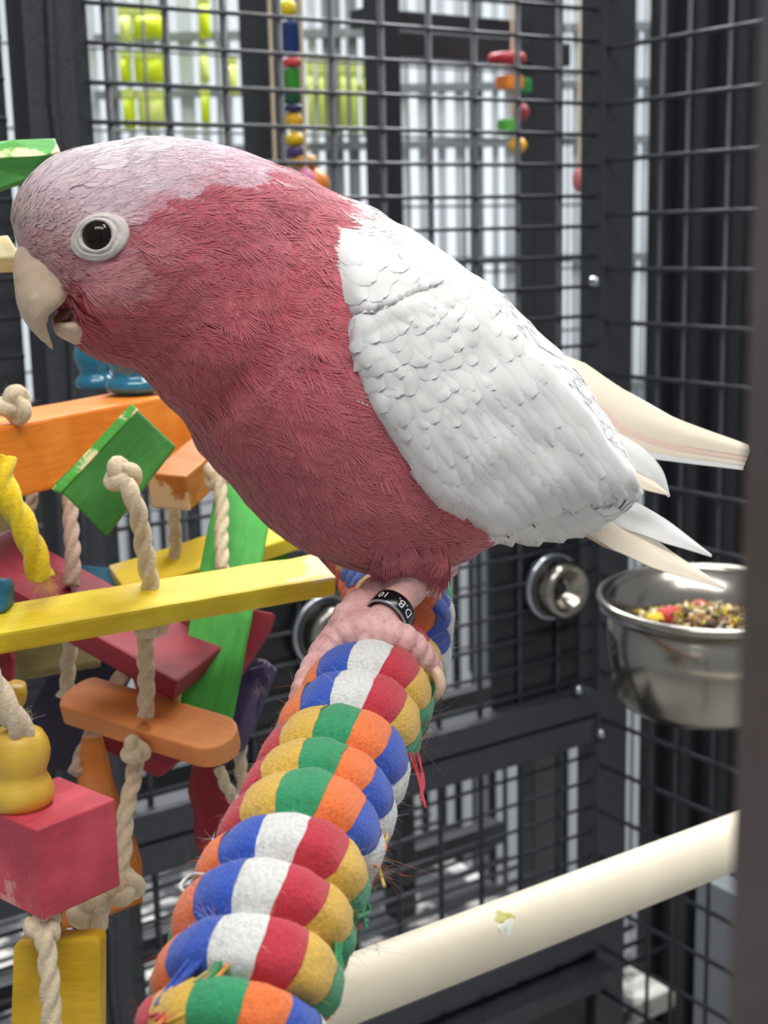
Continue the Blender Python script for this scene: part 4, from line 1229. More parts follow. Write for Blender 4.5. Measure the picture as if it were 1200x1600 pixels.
for idx in pick[order]:
    i, j = divmod(int(idx), NV_); fu, fv = rng.random(), rng.random(); j2 = (j + 1) % NV_
    p = (grid[i, j] * (1 - fu) + grid[i + 1, j] * fu) * (1 - fv) + (grid[i, j2] * (1 - fu) + grid[i + 1, j2] * fu) * fv
    px_ = PXN[i, j] * (1 - fu) + PXN[i + 1, j] * fu
    x, y = px_
    if inside(x, y, WING) or in_eye(x, y): continue
    L, W, nb, _ = size_of(x, y)
    n = gn[i, j]; f = dU[i, j] - n * (dU[i, j] @ n); f /= np.linalg.norm(f) + 1e-9
    t = np.cross(n, f)
    # cheek and crown flows
    ang = rng.normal(0, 0.13)
    if y > 740: ang += rng.normal(0, 0.22)
    f, t = f * math.cos(ang) + t * math.sin(ang), t * math.cos(ang) - f * math.sin(ang)
    sc = rng.uniform(0.8, 1.2); L *= sc; W *= sc
    tip = pix(p + f * L)
    if in_eye(*tip): continue
    base = bird_col(x + (rng.normal(0, 3) if y < 440 else 0), y)
    white = base[1] > 0.6
    if white: nb = int(nb * 1.2)
    base = base * (1 + rng.normal(0, 0.035))
    lift = rng.uniform(0.7, 1.2) * (0.45 if inside(x, y, CROWN) else 1.0)
    for k in range(nb):
        a = -1 + 2 * (k + 0.5 * rng.random()) / nb
        th = a * math.pi / 2
        s0 = f * L * (0.02 + 0.42 * (1 - abs(a))) + t * W * 0.02 * a
        e0 = f * L * (0.5 + 0.5 * math.cos(th)) * rng.uniform(0.93, 1.05) + t * W * 0.5 * math.sin(th) * rng.uniform(0.95, 1.05)
        mid = (s0 + e0) * 0.5 + t * W * 0.05 * math.sin(th)
        w0 = W / nb * (1.0 if white else (0.7 if base[1] > 0.25 else 0.54)); w1 = w0 * (0.85 if white else 0.42)
        hs = (0.00015 * lift, 0.0006 * lift, 0.00085 * lift)
        sidx = len(PV)
        for q, (off, h, wd) in enumerate(((s0, hs[0], w0 * 0.8), (mid, hs[1], w0), (e0, hs[2], w1))):
            sp, sn = near_pt(p + off)
            dirv = e0 - s0; dirv /= np.linalg.norm(dirv) + 1e-9
            sd_v = np.cross(sn, dirv)
            c = sp + sn * h
            PV.append(c + sd_v * wd); PV.append(c - sd_v * wd)
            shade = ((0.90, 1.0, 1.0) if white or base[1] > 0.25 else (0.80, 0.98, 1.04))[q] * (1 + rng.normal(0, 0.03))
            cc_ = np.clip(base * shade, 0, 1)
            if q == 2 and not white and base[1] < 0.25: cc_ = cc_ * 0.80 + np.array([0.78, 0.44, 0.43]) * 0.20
            PC.append(cc_); PC.append(cc_)
        tipv = e0 - mid; sp, sn = near_pt(p + e0 + tipv * 0.22)
        PV.append(sp + sn * hs[2] * 1.05); PC.append(PC[-1])
        PF.append((sidx, sidx + 1, sidx + 3, sidx + 2)); PF.append((sidx + 2, sidx + 3, sidx + 5, sidx + 4)); PF.append((sidx + 4, sidx + 5, sidx + 6))
# feathered thigh tufts hanging round the top of the leg
for q in range(120):
    x = rng.uniform(585, 705); y = rng.uniform(846, 892) - 0.003 * (x - 640) ** 2
    d = (P(x, y, 1) - CAM_POS).normalized(); r = body_bvh.ray_cast(CAM_POS, d)
    if r[0] is None: continue
    p = np.array(tuple(r[0])); n = np.array(tuple(r[1]))
    aim = P(636 + (x - 640) * 0.45, 935, 0.372); f = np.array(tuple((aim - r[0]).normalized())) + rng.normal(0, 0.12, 3); f /= np.linalg.norm(f)
    t = np.cross(np.array(tuple(-d)), f); t /= np.linalg.norm(t) + 1e-9
    L = rng.uniform(0.005, 0.0095); base = (bird_col(x, min(y, 880)) * 0.78 + np.array([0.08, 0.05, 0.05])) * (1 + rng.normal(0, 0.05))
    for k in range(11):
        a = -1 + 2 * (k + 0.5 * rng.random()) / 11; th = a * math.pi / 2
        s0 = f * L * 0.1 * (1 - abs(a)); e0 = f * L * (0.55 + 0.45 * math.cos(th)) + t * 0.0027 * math.sin(th)
        sidx = len(PV)
        for off, wd, hh in ((s0, 0.00022, 0.0004), ((s0 + e0) / 2, 0.00026, 0.0010), (e0, 0.00010, 0.0010)):
            sv = np.cross(np.array(tuple(-d)), (e0 - s0) / (np.linalg.norm(e0 - s0) + 1e-9))
            c = p + off + n * hh
            PV.append(c + sv * wd); PV.append(c - sv * wd)
            cc_ = np.clip(base * rng.uniform(0.9, 1.08), 0, 1); PC.append(cc_); PC.append(cc_)
        PF.append((sidx, sidx + 1, sidx + 3, sidx + 2)); PF.append((sidx + 2, sidx + 3, sidx + 5, sidx + 4))
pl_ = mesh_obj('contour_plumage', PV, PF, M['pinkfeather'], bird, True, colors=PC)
tag(pl_, 'fine pink and pale barbed body feathers', kind='stuff')

# ---- folded wing: a shell proud of the flank, shingled with single feathers
CENL = grid.mean(axis=1)
def surf(px, py, bvh, fallback=None):
    d = (P(px, py, 1) - CAM_POS).normalized()
    r = bvh.ray_cast(CAM_POS, d)
    if r[0] is not None: return np.array(tuple(r[0])), np.array(tuple(r[1])) * (1 if r[1].dot(d) < 0 else -1)
    q = PS(px, py)
    r = bvh.find_nearest(q)
    p0 = np.array(tuple(r[0])); nn = np.array(tuple(r[1]))
    cl = CENL[int(np.argmin(((CENL - p0) ** 2).sum(axis=1)))]
    return p0, (nn if nn @ (p0 - cl) > 0 else -nn)
FRONT = catmull([(548, 500, 0), (552, 560, 0), (585, 640, 0), (632, 715, 0), (664, 775, 0), (715, 803, 0), (768, 836, 0)], 60)
BACK = catmull([(668, 440, 0), (740, 468, 0), (800, 520, 0), (850, 570, 0), (905, 640, 0), (955, 705, 0), (1003, 770, 0)], 60)
def wing_px(a, b):
    x = min(max(a, 0), 1) * 59; i = min(int(x), 58); f = x - i
    A = FRONT[i] * (1 - f) + FRONT[i + 1] * f; B = BACK[i] * (1 - f) + BACK[i + 1] * f
    p = A * (1 - b) + B * b
    ex = max(0, a - 1)
    # lower edge is a shallow curve
    bow = 26 * math.sin(math.pi * b) * max(0, a - 0.35) / 0.65 * -0.2
    return p[0], p[1] + bow
na_, nb2 = 40, 26
WV, WFc = [], []
for i in range(na_ + 1):
    for j in range(nb2 + 1):
        a, b = i / na_, j / nb2
        x, y = wing_px(a, b)
        p, n = surf(x, y, body_bvh)
        edge = min(1, b / 0.10, (a + 0.03) / 0.10, (1 - a + 0.02) / 0.1)
        h = 0.0034 * math.sqrt(max(0, edge)) * (0.55 + 0.45 * min(1, (1 - b) / 0.5))
        h += 0.0007 * noise.noise(Vector((x / 45, y / 45, 7))) + 0.0005 * noise.noise(Vector((x / 20, y / 20, 2)))
        WV.append(tuple(p + n * max(0.0002, h)))
for i in range(na_):
    for j in range(nb2):
        s = i * (nb2 + 1) + j
        WFc.append((s, s + 1, s + nb2 + 2, s + nb2 + 1))
# side rims down to the body
rim = [i * (nb2 + 1) for i in range(na_ + 1)] + [na_ * (nb2 + 1) + j for j in range(1, nb2 + 1)] + [i * (nb2 + 1) + nb2 for i in range(na_ - 1, -1, -1)] + [j for j in range(nb2 - 1, 0, -1)]
base_i = len(WV)
for r_ in rim:
    q, n = near_pt(WV[r_]); WV.append(tuple(q - n * 0.0015))
for k in range(len(rim)):
    k2 = (k + 1) % len(rim)
    WFc.append((rim[k], rim[k2], base_i + k2, base_i + k))
wing = mesh_obj('wing', WV, WFc, M['wfeather'], bird)
wing['label'] = 'folded white wing'
wing_bvh = BVHTree.FromPolygons([Vector(v) for v in WV], WFc)
def feather_px(name, parent, base, tip, w, lift0, lift1, mat, bvh, bend=0.0, round_=0.36, nr=9, ncol=6, cup=0.0005, notch=0.0, seed=0, ex=1.2):
    """a single vane laid on a surface: outline given in picture pixels, depth from the surface it lies on"""
    bx, by = base; tx, ty = tip
    L = math.hypot(tx - bx, ty - by) + 1e-6
    ux, uy = (tx - bx) / L, (ty - by) / L; vx, vy = -uy, ux
    V = []; Fc = []
    rs = random.Random(seed)
    jit = [1 + rs.uniform(-0.10, 0.10) for _ in range(ncol + 1)]
    for i in range(nr + 1):
        t = i / nr
        for j in range(ncol + 1):
            c = -1 + 2 * j / ncol
            hw = w / 2 * (0.62 + 0.38 * min(1, t / 0.35))
            tt = t
            if t > 1 - round_:
                k = (t - (1 - round_)) / round_
                hw *= math.sqrt(max(0.0, 1 - (0.96 * k) ** 2.2))
            tl = tt * (1 + notch * (jit[j] - 1) * t)
            off = c * hw + bend * L * t * t
            x = bx + ux * L * tl + vx * off; y = by + uy * L * tl + vy * off
            p, n = surf(x, y, bvh)
            h = lift0 + (lift1 - lift0) * t ** ex + cup * (1 - c * c) * (0.4 + 0.6 * t)
            h += 0.00018 * math.exp(-(c / 0.12) ** 2)
            V.append(p + n * h)
    for i in range(nr):
        for j in range(ncol):
            s = i * (ncol + 1) + j
            Fc.append((s, s + 1, s + ncol + 2, s + ncol + 1))
    Vn = np.array(V)
    xax = Vector(tuple(Vn[nr * (ncol + 1) + ncol // 2] - Vn[ncol // 2])).normalized()
    _, n0 = surf((bx + tx) / 2, (by + ty) / 2, bvh)
    R = frame_axes(xax, Vector(tuple(n0)))
    return mesh_obj(name, V, Fc, mat, parent, True, rot=[list(r) for r in R])
fr = random.Random(21)
def wdir(a, b):
    x0, y0 = wing_px(a, b); x1, y1 = wing_px(min(1.0, a + 0.06), b)
    l = math.hypot(x1 - x0, y1 - y0) + 1e-6
    return (x1 - x0) / l, (y1 - y0) / l
cnt = 0
# long flight feathers first: tips along the lower edge and the wing point
for k in range(12):
    b = k / 11.0
    bx, by = wing_px(0.50 + 0.05 * math.sin(k), b * 0.95 + 0.02); tx, ty = wing_px(1.0, b)
    ex = fr.uniform(-3, 5) + (4 if k % 2 else -2)
    dx, dy = wdir(0.95, b)
    feather_px('flight_feather', wing, (bx, by), (tx + dx * ex, ty + dy * ex), 58 - 10 * b, 0.0002 + 0.00006 * k, 0.0006 + 0.0001 * (k % 3), M['wfeather'], wing_bvh, 0.02, 0.30, 14, 6, 0.0004, seed=k)
# greater and median coverts
for row, (a0, a1, nn, w) in enumerate(((0.42, 0.86, 12, 52), (0.30, 0.72, 11, 52), (0.20, 0.58, 10, 46))):
    for k in range(nn):
        b = (k + 0.5 * (row % 2)) / nn + 0.02
        bx, by = wing_px(a0, b); tx, ty = wing_px(a1 + fr.uniform(-0.04, 0.04), min(1, b + fr.uniform(-0.02, 0.02)))
        feather_px('covert_feather', wing, (bx, by), (tx, ty), w + fr.uniform(-6, 6), 0.0002 + 0.0001 * row, 0.0005 + 0.0001 * row, M['wfeather'], wing_bvh, 0.0, 0.34, 9, 6, 0.0003, seed=row * 40 + k)
# lesser coverts, small scallops from the shoulder down
for row in range(9):
    a = 0.46 - row * 0.056
    nn = 9 - row // 3
    for k in range(nn):
        b = (k + (0.5 if row % 2 else 0.0) + fr.uniform(-0.15, 0.15)) / nn + 0.03
        if b > 1.0: continue
        bx, by = wing_px(max(0, a - 0.05), b); dx, dy = wdir(max(0, a), b)
        an = fr.gauss(0, 0.16); dx, dy = dx * math.cos(an) - dy * math.sin(an), dx * math.sin(an) + dy * math.cos(an)
        L = fr.uniform(48, 68); w = fr.uniform(40, 54)
        feather_px('covert_feather', wing, (bx, by), (bx + dx * L, by + dy * L), w, 0.0003 + 0.00004 * row, 0.0006 + 0.00005 * row + fr.uniform(0, 0.0002), M['wfeather'], wing_bvh, fr.uniform(-0.05, 0.05), 0.5, 8, 6, 0.0003, 0.08, seed=200 + row * 20 + k)
# tertials along the back edge
for k, (b0, t0, w) in enumerate((((640, 372), (735, 470), 60), ((668, 392), (775, 508), 62), ((700, 418), (815, 548), 60), ((735, 450), (852, 600), 58), ((770, 490), (890, 650), 56),
                                 ((805, 535), (925, 690), 52), ((840, 580), (958, 728), 48), ((690, 440), (790, 560), 52), ((730, 480), (830, 612), 50), ((775, 530), (880, 680), 52))):
    feather_px('tertial_feather', wing, (b0[0] - 14, b0[1] + 18), (t0[0] - 16, t0[1] + 14), w, 0.0003 + (0.0022 if k < 2 else 0.0), 0.0009 + (0.0020 if k < 2 else 0.0), M['wfeather'], body_bvh if k < 2 else wing_bvh, 0.03, 0.34, 10, 6, 0.0004, seed=500 + k)
# mantle: a smooth shell over the shoulder whose lower border overlaps the wing, dressed with broad scapular feathers
MT = catmull([(506, 332, 0), (560, 350, 0), (610, 372, 0), (650, 394, 0), (694, 424, 0)], 40)
MB = catmull([(543, 496, 0), (570, 494, 0), (606, 484, 0), (645, 466, 0), (690, 446, 0)], 40)
def mant_px(a, b):
    x = min(max(a, 0), 1) * 39; i = min(int(x), 38); f = x - i
    A = MT[i] * (1 - f) + MT[i + 1] * f; B = MB[i] * (1 - f) + MB[i + 1] * f
    p = A * (1 - b) + B * b
    return p[0] - 10 * math.sin(math.pi * b) * (1 - a), p[1]
ma, mb = 26, 20
MV, MF = [], []
for i in range(ma + 1):
    for j in range(mb + 1):
        a, b = i / ma, j / mb
        x, y = mant_px(a, b)
        p, n = surf(x, y, body_bvh)
        h = 0.0002 + 0.0036 * b ** 1.4 * min(1, a / 0.22) * (1 - 0.5 * max(0, a - 0.7) / 0.3) + 0.0008 * math.sin(math.pi * b) * min(1, a / 0.2)
        h += 0.0003 * noise.noise(Vector((x / 30, y / 30, 9))) * b - 0.0010 * (1 - min(1, a / 0.14))
        MV.append(tuple(p + n * h))
for i in range(ma):
    for j in range(mb):
        s = i * (mb + 1) + j
        MF.append((s, s + 1, s + mb + 2, s + mb + 1))
rim = [i * (mb + 1) + mb for i in range(ma + 1)]
bi = len(MV)
for r_ in rim:
    q, n = near_pt(MV[r_]); MV.append(tuple(q - n * 0.0005))
for k in range(len(rim) - 1):
    MF.append((rim[k], rim[k + 1], bi + k + 1, bi + k))
mantle = mesh_obj('mantle', MV, MF, M['wfeather'], bird)
mant_bvh = BVHTree.FromPolygons([Vector(v) for v in MV], MF)
k = 0
for row in range(4):
    for c in range(5):
        a0 = 0.02 + 0.20 * c + (0.1 if row % 2 else 0.0); b0 = 0.04 + 0.20 * row
        if a0 > 0.98: continue
        bx, by = mant_px(a0, b0); tx, ty = mant_px(min(1, a0 + 0.26), min(1.03, b0 + 0.40))
        feather_px('scapular_feather', mantle, (bx, by), (tx, ty), 46 + 4 * row, 0.00005, 0.00045 + 0.0001 * (k % 3), M['wfeather'], mant_bvh, 0.0, 0.42, 10, 7, 0.00015, 0.12, seed=600 + k)
        k += 1
# ---- free feathers: far wing tip, second primary tip and tail, each a curved vane in space
def vane(name, parent, mid, widths, mat, twist=0.0, cup=0.08, nhint=None, ncol=6, n=18, th=0.0003):
    path = catmull([P(*q) for q in mid], n)
    w = np.interp(np.linspace(0, 1, n), np.linspace(0, 1, len(widths)), widths) / F * mid[0][2]
    Pn = np.array(path); T = np.gradient(Pn, axis=0); T /= np.linalg.norm(T, axis=1)[:, None]
    nh = np.array(tuple(nhint or CV(0, 0.3, 1)))
    V = []; Fc = []
    for side in (0, 1):
        for i in range(n):
            sv = np.cross(nh, T[i]); sv /= np.linalg.norm(sv); nn = np.cross(T[i], sv)
            for j in range(ncol + 1):
                c = -1 + 2 * j / ncol
                V.append(Pn[i] + sv * w[i] / 2 * c + nn * (-cup * w[i] * c * c + 0.00025 * math.exp(-(c / 0.15) ** 2) - side * th))
    m = n * (ncol + 1)
    for side in (0, 1):
        for i in range(n - 1):
            for j in range(ncol):
                s = side * m + i * (ncol + 1) + j
                q = (s, s + 1, s + ncol + 2, s + ncol + 1)
                Fc.append(q if side == 0 else q[::-1])
    R = frame_axes(Vector(tuple(Pn[-1] - Pn[0])).normalized(), Vector(tuple(nh)))
    return mesh_obj(name, V, Fc, mat, parent, True, rot=[list(r) for r in R])
for k in range(4):                             # far wing primaries
    vane('far_wing_feather', bird, [(838 + 6 * k, 556 + 10 * k, 0.425), (930, 618 + 12 * k, 0.432), (1030 - 3 * k, 664 + 9 * k, 0.440), (1172 - 3 * k, 704 + 7 * k, 0.452)], [40, 88 - 8 * k, 72, 44, 20],
         (M['cream'], M['pinkcream'], M['cream'], M['wfeather'])[k], nhint=CV(0.1, 0.25, 1), cup=0.10)
vane('far_wing_feather', bird, [(840, 545, 0.428), (920, 590, 0.434), (1000, 632, 0.440), (1090, 680, 0.447), (1142, 702, 0.452)], [18, 40, 36, 26, 5], M['wfeather'], nhint=CV(0.1, 0.6, 0.8), cup=0.1)
for k, (q, ww) in enumerate((([(850, 590, 0.3835), (925, 685, 0.3885), (1004, 772, 0.3975)], [46, 58, 46, 10]), ([(825, 610, 0.3765), (895, 715, 0.3815), (962, 792, 0.391)], [46, 60, 50, 14]),
                             ([(800, 640, 0.3705), (865, 745, 0.377), (915, 808, 0.386)], [46, 58, 52, 16]))):
    vane('flight_feather', bird, q, ww, M['wfeather'], nhint=CV(0.25, 0.1, 1), cup=0.06)
vane('wing_tip_feather', bird, [(960, 690, 0.414), (1000, 716, 0.417), (1028, 742, 0.419), (1046, 776, 0.421)], [40, 46, 30, 4], M['wfeather'], nhint=CV(0.2, 0.4, 0.9))
vane('wing_tip_feather', bird, [(940, 720, 0.412), (985, 738, 0.415), (1015, 756, 0.417), (1044, 772, 0.419)], [40, 36, 24, 4], M['cream'], nhint=CV(0.2, 0.4, 0.9))
for k, q in enumerate(([(900, 800, 0.416), (965, 826, 0.420), (1030, 866, 0.425), (1132, 918, 0.434)], [(915, 786, 0.420), (985, 802, 0.424), (1045, 830, 0.428), (1112, 868, 0.434)],
                       [(900, 806, 0.418), (950, 824, 0.421), (1010, 852, 0.424), (1080, 890, 0.430)], [(925, 792, 0.424), (975, 808, 0.427), (1020, 826, 0.43), (1062, 852, 0.433)])):
    vane('tail_feather', bird, q, ([54, 76, 54, 5], [50, 62, 46, 5], [50, 70, 60, 14], [40, 46, 34, 6])[k], (M['cream'], M['wfeather'], M['cream'], M['wfeather'])[k], nhint=CV(0.15, 0.55, 0.8))
# under-tail coverts below the wing
for k, (b0, t0, w) in enumerate((((760, 806), (800, 850), 46), ((790, 806), (842, 850), 50), ((820, 800), (880, 848), 50), ((855, 798), (912, 840), 46), ((880, 790), (940, 826), 40))):
    feather_px('vent_feather', bird, b0, t0, w, 0.0004, 0.0014, M['wfeather'], body_bvh, 0.0, 0.45, 8, 6, 0.0008, 0.2, seed=700 + k)

# ---- eye
ec, en = surf(EYE[0], EYE[1], body_bvh)
en = Vector(tuple(en)); er = 0.0041
en = (en * 0.7 + CV(0, 0, 1) * 0.3).normalized()
bm = bmesh.new(); bmesh.ops.create_uvsphere(bm, u_segments=32, v_segments=20, radius=er); bm.verts.index_update()
e_c = Vector(tuple(ec)) - en * er * 0.45
mesh_obj('eye', [e_c + v.co for v in bm.verts], [[v.index for v in f.verts] for f in bm.faces], M['eye'], bird); bm.free()
V = []; Fc = []; nr_, ns_ = 12, 48
for i in range(nr_ + 1):
    t = i / nr_
    for j in range(ns_):
        a = 2 * math.pi * j / ns_
        # inner circle to almond outline stretched up right and down left
        ox = 157 + 46 * math.cos(a) * (1 + 0.05 * math.cos(2 * a)); oy = 371 + 37 * math.sin(a)
        rx, ry = ox - 157, oy - 371; q = math.radians(-22)
        ox, oy = 157 + rx * math.cos(q) - ry * math.sin(q), 371 + rx * math.sin(q) + ry * math.cos(q)
        ix, iy = EYE[0] + 21.5 * math.cos(a + q), EYE[1] + 20.5 * math.sin(a + q)
        x = ix + (ox - ix) * t; y = iy + (oy - iy) * t
        p, n = surf(x, y, body_bvh)
        h = 0.0008 * (1 - t) ** 0.5 + 0.00022 * math.exp(-((t - 0.2) / 0.1) ** 2) - 0.0003 * math.exp(-((t - 0.38) / 0.06) ** 2) + 0.00012 * math.exp(-((t - 0.55) / 0.12) ** 2) + 0.0006
        h += 0.0002 * noise.noise(Vector((x / 5, y / 5, 0)))
        if t == 0: h = 0.0006
        if t == 1: h = -0.0004
        V.append(p + n * h)
for i in range(nr_):
    for j in range(ns_):
        j2 = (j + 1) % ns_
        Fc.append((i * ns_ + j, i * ns_ + j2, (i + 1) * ns_ + j2, (i + 1) * ns_ + j))
mesh_obj('eye_ring', V, Fc, M['eyering'], bird)['label'] = 'pale wrinkled bare skin round the eye'

# ---- beak: upper mandible arched from the near edge over the ridge to its mirrored edge
mid0 = PS(60, 460)
def mirror(p): 
    v = Vector(tuple(p)) - mid0
    return Vector(tuple(p)) - NS * (2 * v.dot(NS))
ridge = catmull([(40, 372, 0), (24, 398, 0), (21, 432, 0), (26, 468, 0), (38, 500, 0), (58, 524, 0), (82, 546, 0)], 26)
edge_ = catmull([(140, 432, 0), (122, 436, 0), (110, 455, 0), (97, 476, 0), (78, 492, 0), (74, 514, 0), (83, 546, 0)], 26)
hws = np.interp(np.linspace(0, 1, 26), [0, 0.25, 0.5, 0.7, 0.85, 1.0], [0.0105, 0.0100, 0.0085, 0.0058, 0.0034, 0.0006])
V = []; Fc = []; nc = 20
for i in range(26):
    Rg = PS(ridge[i][0], ridge[i][1])
    E = P(edge_[i][0], edge_[i][1], DB(edge_[i][0]) - hws[i])
    E2 = mirror(E); c = (E + E2) / 2; ru = Rg - c; sv = (E - E2) / 2
    for k in range(nc + 1):
        a = math.pi * k / nc
        V.append(c + sv * math.cos(a) + ru * (math.sin(a) ** 0.85 if 0 < k < nc else 0))
for i in range(25):
    for k in range(nc):
        s = i * (nc + 1) + k
        Fc.append((s, s + 1, s + nc + 2, s + nc + 1))
    Fc.append((i * (nc + 1) + nc, i * (nc + 1), (i + 1) * (nc + 1), (i + 1) * (nc + 1) + nc))
Fc.append(tuple(25 * (nc + 1) + k for k in range(nc + 1)))
for q in range(len(V)):
    V[q] = V[q] + noise.noise_vector(V[q] * 240) * 0.00025 + noise.noise_vector(V[q] * 900) * (0.00028 if q > 14 * 21 else 0.00006)
mesh_obj('upper_beak', V, Fc, M['beak'], bird)['label'] = 'bone-coloured hooked upper beak'
# lower mandible
def loft_px(name, mat, sts, n=18, seg=20, dsh=0.0):
    A = np.array(catmull([np.array(s, float) for s in sts], n)); V = []; Fc = []
    for i in range(n):
        dx, dy, vx, vy, hw = A[i]
        D = np.array(tuple(PS(dx, dy))); Q = np.array(tuple(PS(vx, vy))); c = (D + Q) / 2; u = (D - Q) / 2
        for j in range(seg):
            a = 2 * math.pi * j / seg
            V.append(c + u * math.cos(a) + np.array(tuple(NS)) * hw * math.sin(a))
    for i in range(n - 1):
        for j in range(seg):
            j2 = (j + 1) % seg
            Fc.append((i * seg + j, i * seg + j2, (i + 1) * seg + j2, (i + 1) * seg + j))
    V.append(np.mean(V[:seg], axis=0)); V.append(np.mean(V[-1 - seg:-1], axis=0))
    for j in range(seg):
        j2 = (j + 1) % seg
        Fc.append((len(V) - 2, j2, j)); Fc.append((len(V) - 1, (n - 1) * seg + j, (n - 1) * seg + j2))
    V = [Vector(tuple(v)) for v in V]
    V = [v + noise.noise_vector(v * 240) * 0.0002 for v in V]
    return mesh_obj(name, V, Fc, mat, bird)
loft_px('lower_beak', M['beak'], [(84, 504, 85, 514, 0.0016), (92, 503, 92, 523, 0.0050), (106, 500, 108, 532, 0.0072), (122, 492, 126, 540, 0.0080), (140, 488, 146, 540, 0.0080)])
loft_px('tongue', M['tongue'], [(82, 497, 84, 508, 0.0020), (92, 488, 97, 509, 0.0062), (104, 474, 112, 505, 0.0078), (120, 462, 130, 500, 0.0080)])

# ---- legs: tarsus, knuckled toes and claws
def blob_tubes(name, chains, mat, parent, voxel=0.00055):
    V = []; Fc = []
    for pts, rad in chains:
        pa = catmull([P(*q) for q in pts], 14 * len(pts))
        r = np.interp(np.linspace(0, 1, len(pa)), np.linspace(0, 1, len(rad)), rad)
        tot = np.linspace(0, 1, len(pa)) * len(pts) * 1.5
        r = r * (0.90 + 0.22 * np.abs(np.sin(tot * math.pi)) ** 0.6)
        v, f = tube_data(np.array(pa), r, 14)
        o = len(V); V += [tuple(x) for x in v]; Fc += [tuple(q + o for q in g) for g in f]
        for e in (0, -1):                      # round ends
            bm = bmesh.new(); bmesh.ops.create_icosphere(bm, subdivisions=2, radius=r[e]); bm.verts.index_update()
            o = len(V); V += [tuple(Vector(tuple(pa[e])) + q.co) for q in bm.verts]; Fc += [tuple(q.index + o for q in g.verts) for g in bm.faces]; bm.free()
    ob = mesh_obj(name, V, Fc, mat, parent)
    m = ob.modifiers.new('remesh', 'REMESH'); m.mode = 'VOXEL'; m.voxel_size = voxel; m.use_smooth_shade = True
    s = ob.modifiers.new('smooth', 'SMOOTH'); s.factor = 0.5; s.iterations = 2
    return ob
def sh(q, d): return [(x, y, z + d) for x, y, z in q]
FD = -0.009
chains = [(sh([(662, 872, 0.400), (642, 908, 0.383), (615, 950, 0.373), (585, 985, 0.3695), (566, 996, 0.368)], FD), [0.0075, 0.0053, 0.0040, 0.0046, 0.0048]),
          (sh([(628, 874, 0.402), (600, 916, 0.385), (556, 962, 0.375), (536, 992, 0.3710)], FD), [0.0060, 0.0042, 0.0054, 0.0046]),
          (sh([(588, 984, 0.3695), (556, 990, 0.3685), (522, 1010, 0.3680), (495, 1044, 0.3640), (477, 1076, 0.3590), (466, 1102, 0.3580)], FD), [0.0052, 0.0052, 0.0047, 0.0039, 0.0034, 0.0027]),
          (sh([(556, 992, 0.3685), (598, 990, 0.3672), (632, 1004, 0.3685), (656, 1026, 0.3725), (672, 1046, 0.378)], FD), [0.0050, 0.0044, 0.0043, 0.0040, 0.0034]),
          (sh([(545, 985, 0.372), (520, 1004, 0.374), (500, 1030, 0.380), (488, 1060, 0.386)], FD), [0.0046, 0.0040, 0.0032, 0.0024])]
leg = blob_tubes('leg', chains, M['skin'], bird)
leg['label'] = 'scaly grey-pink leg gripping the rope'
tube('claw', leg, [P(670, 1040, 0.366), P(683, 1054, 0.3635), P(688, 1072, 0.3625), P(682, 1088, 0.363), P(668, 1094, 0.365)], [0.0021, 0.0018, 0.0015, 0.0010, 0.0003], M['claw'], 30, 12)
tube('claw', leg, [P(468, 1100, 0.350), P(463, 1111, 0.350), P(465, 1121, 0.352), P(473, 1128, 0.355)], [0.0024, 0.002, 0.0013, 0.0004], M['claw'], 20, 12)
tube('claw', leg, [P(488, 1058, 0.377), P(485, 1070, 0.380), P(488, 1082, 0.385)], [0.0024, 0.0018, 0.0005], M['claw'], 16, 10)
# second leg, further along the rope
chains2 = [([(690, 868, 0.415), (668, 892, 0.418), (650, 920, 0.420)], [0.0065, 0.0050, 0.0046]), ([(650, 920, 0.420), (630, 925, 0.424), (606, 935, 0.432)], [0.0050, 0.0042, 0.0030]),
           ([(650, 920, 0.420), (666, 932, 0.424), (676, 948, 0.434)], [0.0048, 0.0040, 0.0028])]
leg2 = blob_tubes('leg', [(sh(q, -0.020), r) for q, r in chains2], M['skin'], bird)
# ---- leg band with its lettering
bandc = P(609, 960, 0.3635)
ba = CV(-0.50, -0.50, 0.70); bn = CV(0.49, 0.49, 0.70); bn = (bn - ba * bn.dot(ba)).normalized(); bt = ba.cross(bn) * 1.0
bt = -(bn.cross(ba)) if False else ba.cross(bn)
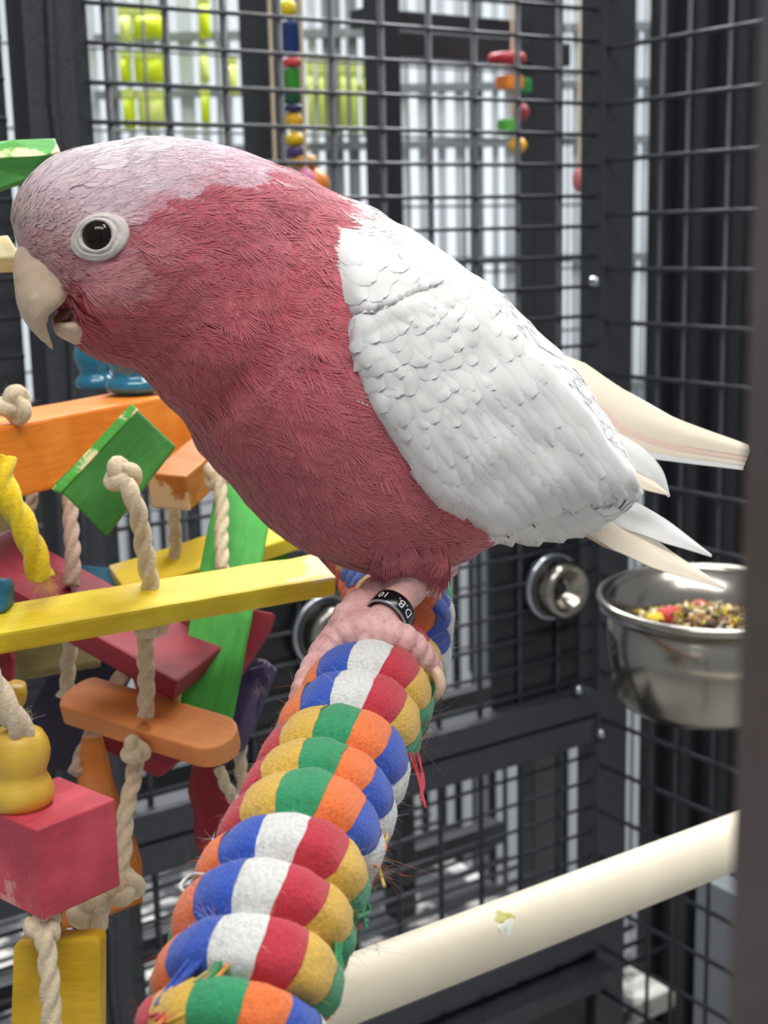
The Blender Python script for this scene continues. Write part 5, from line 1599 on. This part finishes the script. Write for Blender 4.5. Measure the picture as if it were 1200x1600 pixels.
# text runs along bt so that bt x ba = bn
if bt.cross(ba).dot(bn) < 0: bt = -bt
BR, BH = 0.0062, 0.0052
V = []; Fc = []; sg = 64
prof = [(BR - 0.0007, -BH / 2), (BR - 0.0001, -BH / 2), (BR, -BH / 2 + 0.0002), (BR, BH / 2 - 0.0003), (BR - 0.0003, BH / 2), (BR - 0.0008, BH / 2 - 0.0001), (BR - 0.0007, -BH / 2)]
for (r, z) in prof:
    for j in range(sg):
        a = 2 * math.pi * j / sg
        V.append(bandc + ba * z + bn * r * math.cos(a) + bt * r * math.sin(a))
for i in range(len(prof) - 1):
    for j in range(sg):
        j2 = (j + 1) % sg
        Fc.append((i * sg + j, i * sg + j2, (i + 1) * sg + j2, (i + 1) * sg + j))
band = mesh_obj('leg_band', V, Fc, M['band'], bird)
band['label'] = 'black metal leg ring lettered D.B. 10'
V = []; Fc = []
for (r, z) in ((BR - 0.0004, BH / 2 + 0.00005), (BR - 0.0002, BH / 2 + 0.0001), (BR + 0.00003, BH / 2 - 0.00035)):
    for j in range(sg):
        a = 2 * math.pi * j / sg
        V.append(bandc + ba * z + bn * r * math.cos(a) + bt * r * math.sin(a))
for i in range(2):
    for j in range(sg):
        j2 = (j + 1) % sg
        Fc.append((i * sg + j, i * sg + j2, (i + 1) * sg + j2, (i + 1) * sg + j))
mesh_obj('silver_edge', V, Fc, M['zinc'], band)
def glyphs(txt, size, start):
    cu = bpy.data.curves.new('lettering', 'FONT'); cu.body = txt; cu.size = size; cu.extrude = 0.00003; cu.resolution_u = 4
    to = bpy.data.objects.new('lettering_tmp', cu); COL.objects.link(to)
    bpy.context.view_layer.update()
    dg = bpy.context.evaluated_depsgraph_get()
    me = bpy.data.meshes.new_from_object(to.evaluated_get(dg))
    bm = bmesh.new(); bm.from_mesh(me)
    bmesh.ops.subdivide_edges(bm, edges=[e for e in bm.edges if e.calc_length() > size * 0.12], cuts=2)
    bmesh.ops.triangulate(bm, faces=bm.faces); bm.verts.index_update()
    w = max(v.co.x for v in bm.verts)
    V = []
    for v in bm.verts:
        a = start + v.co.x / BR
        V.append(bandc + ba * (v.co.y - size * 0.34) + (bn * math.cos(a) + bt * math.sin(a)) * (BR + 0.00004 + v.co.z))
    mesh_obj('lettering', V, [[v.index for v in f.verts] for f in bm.faces], M['bandtext'], band, False)
    bm.free(); bpy.data.objects.remove(to, do_unlink=True); bpy.data.meshes.remove(me)
    return w
glyphs('D.B.', 0.0034, -0.70)
glyphs('10', 0.0031, 0.66)
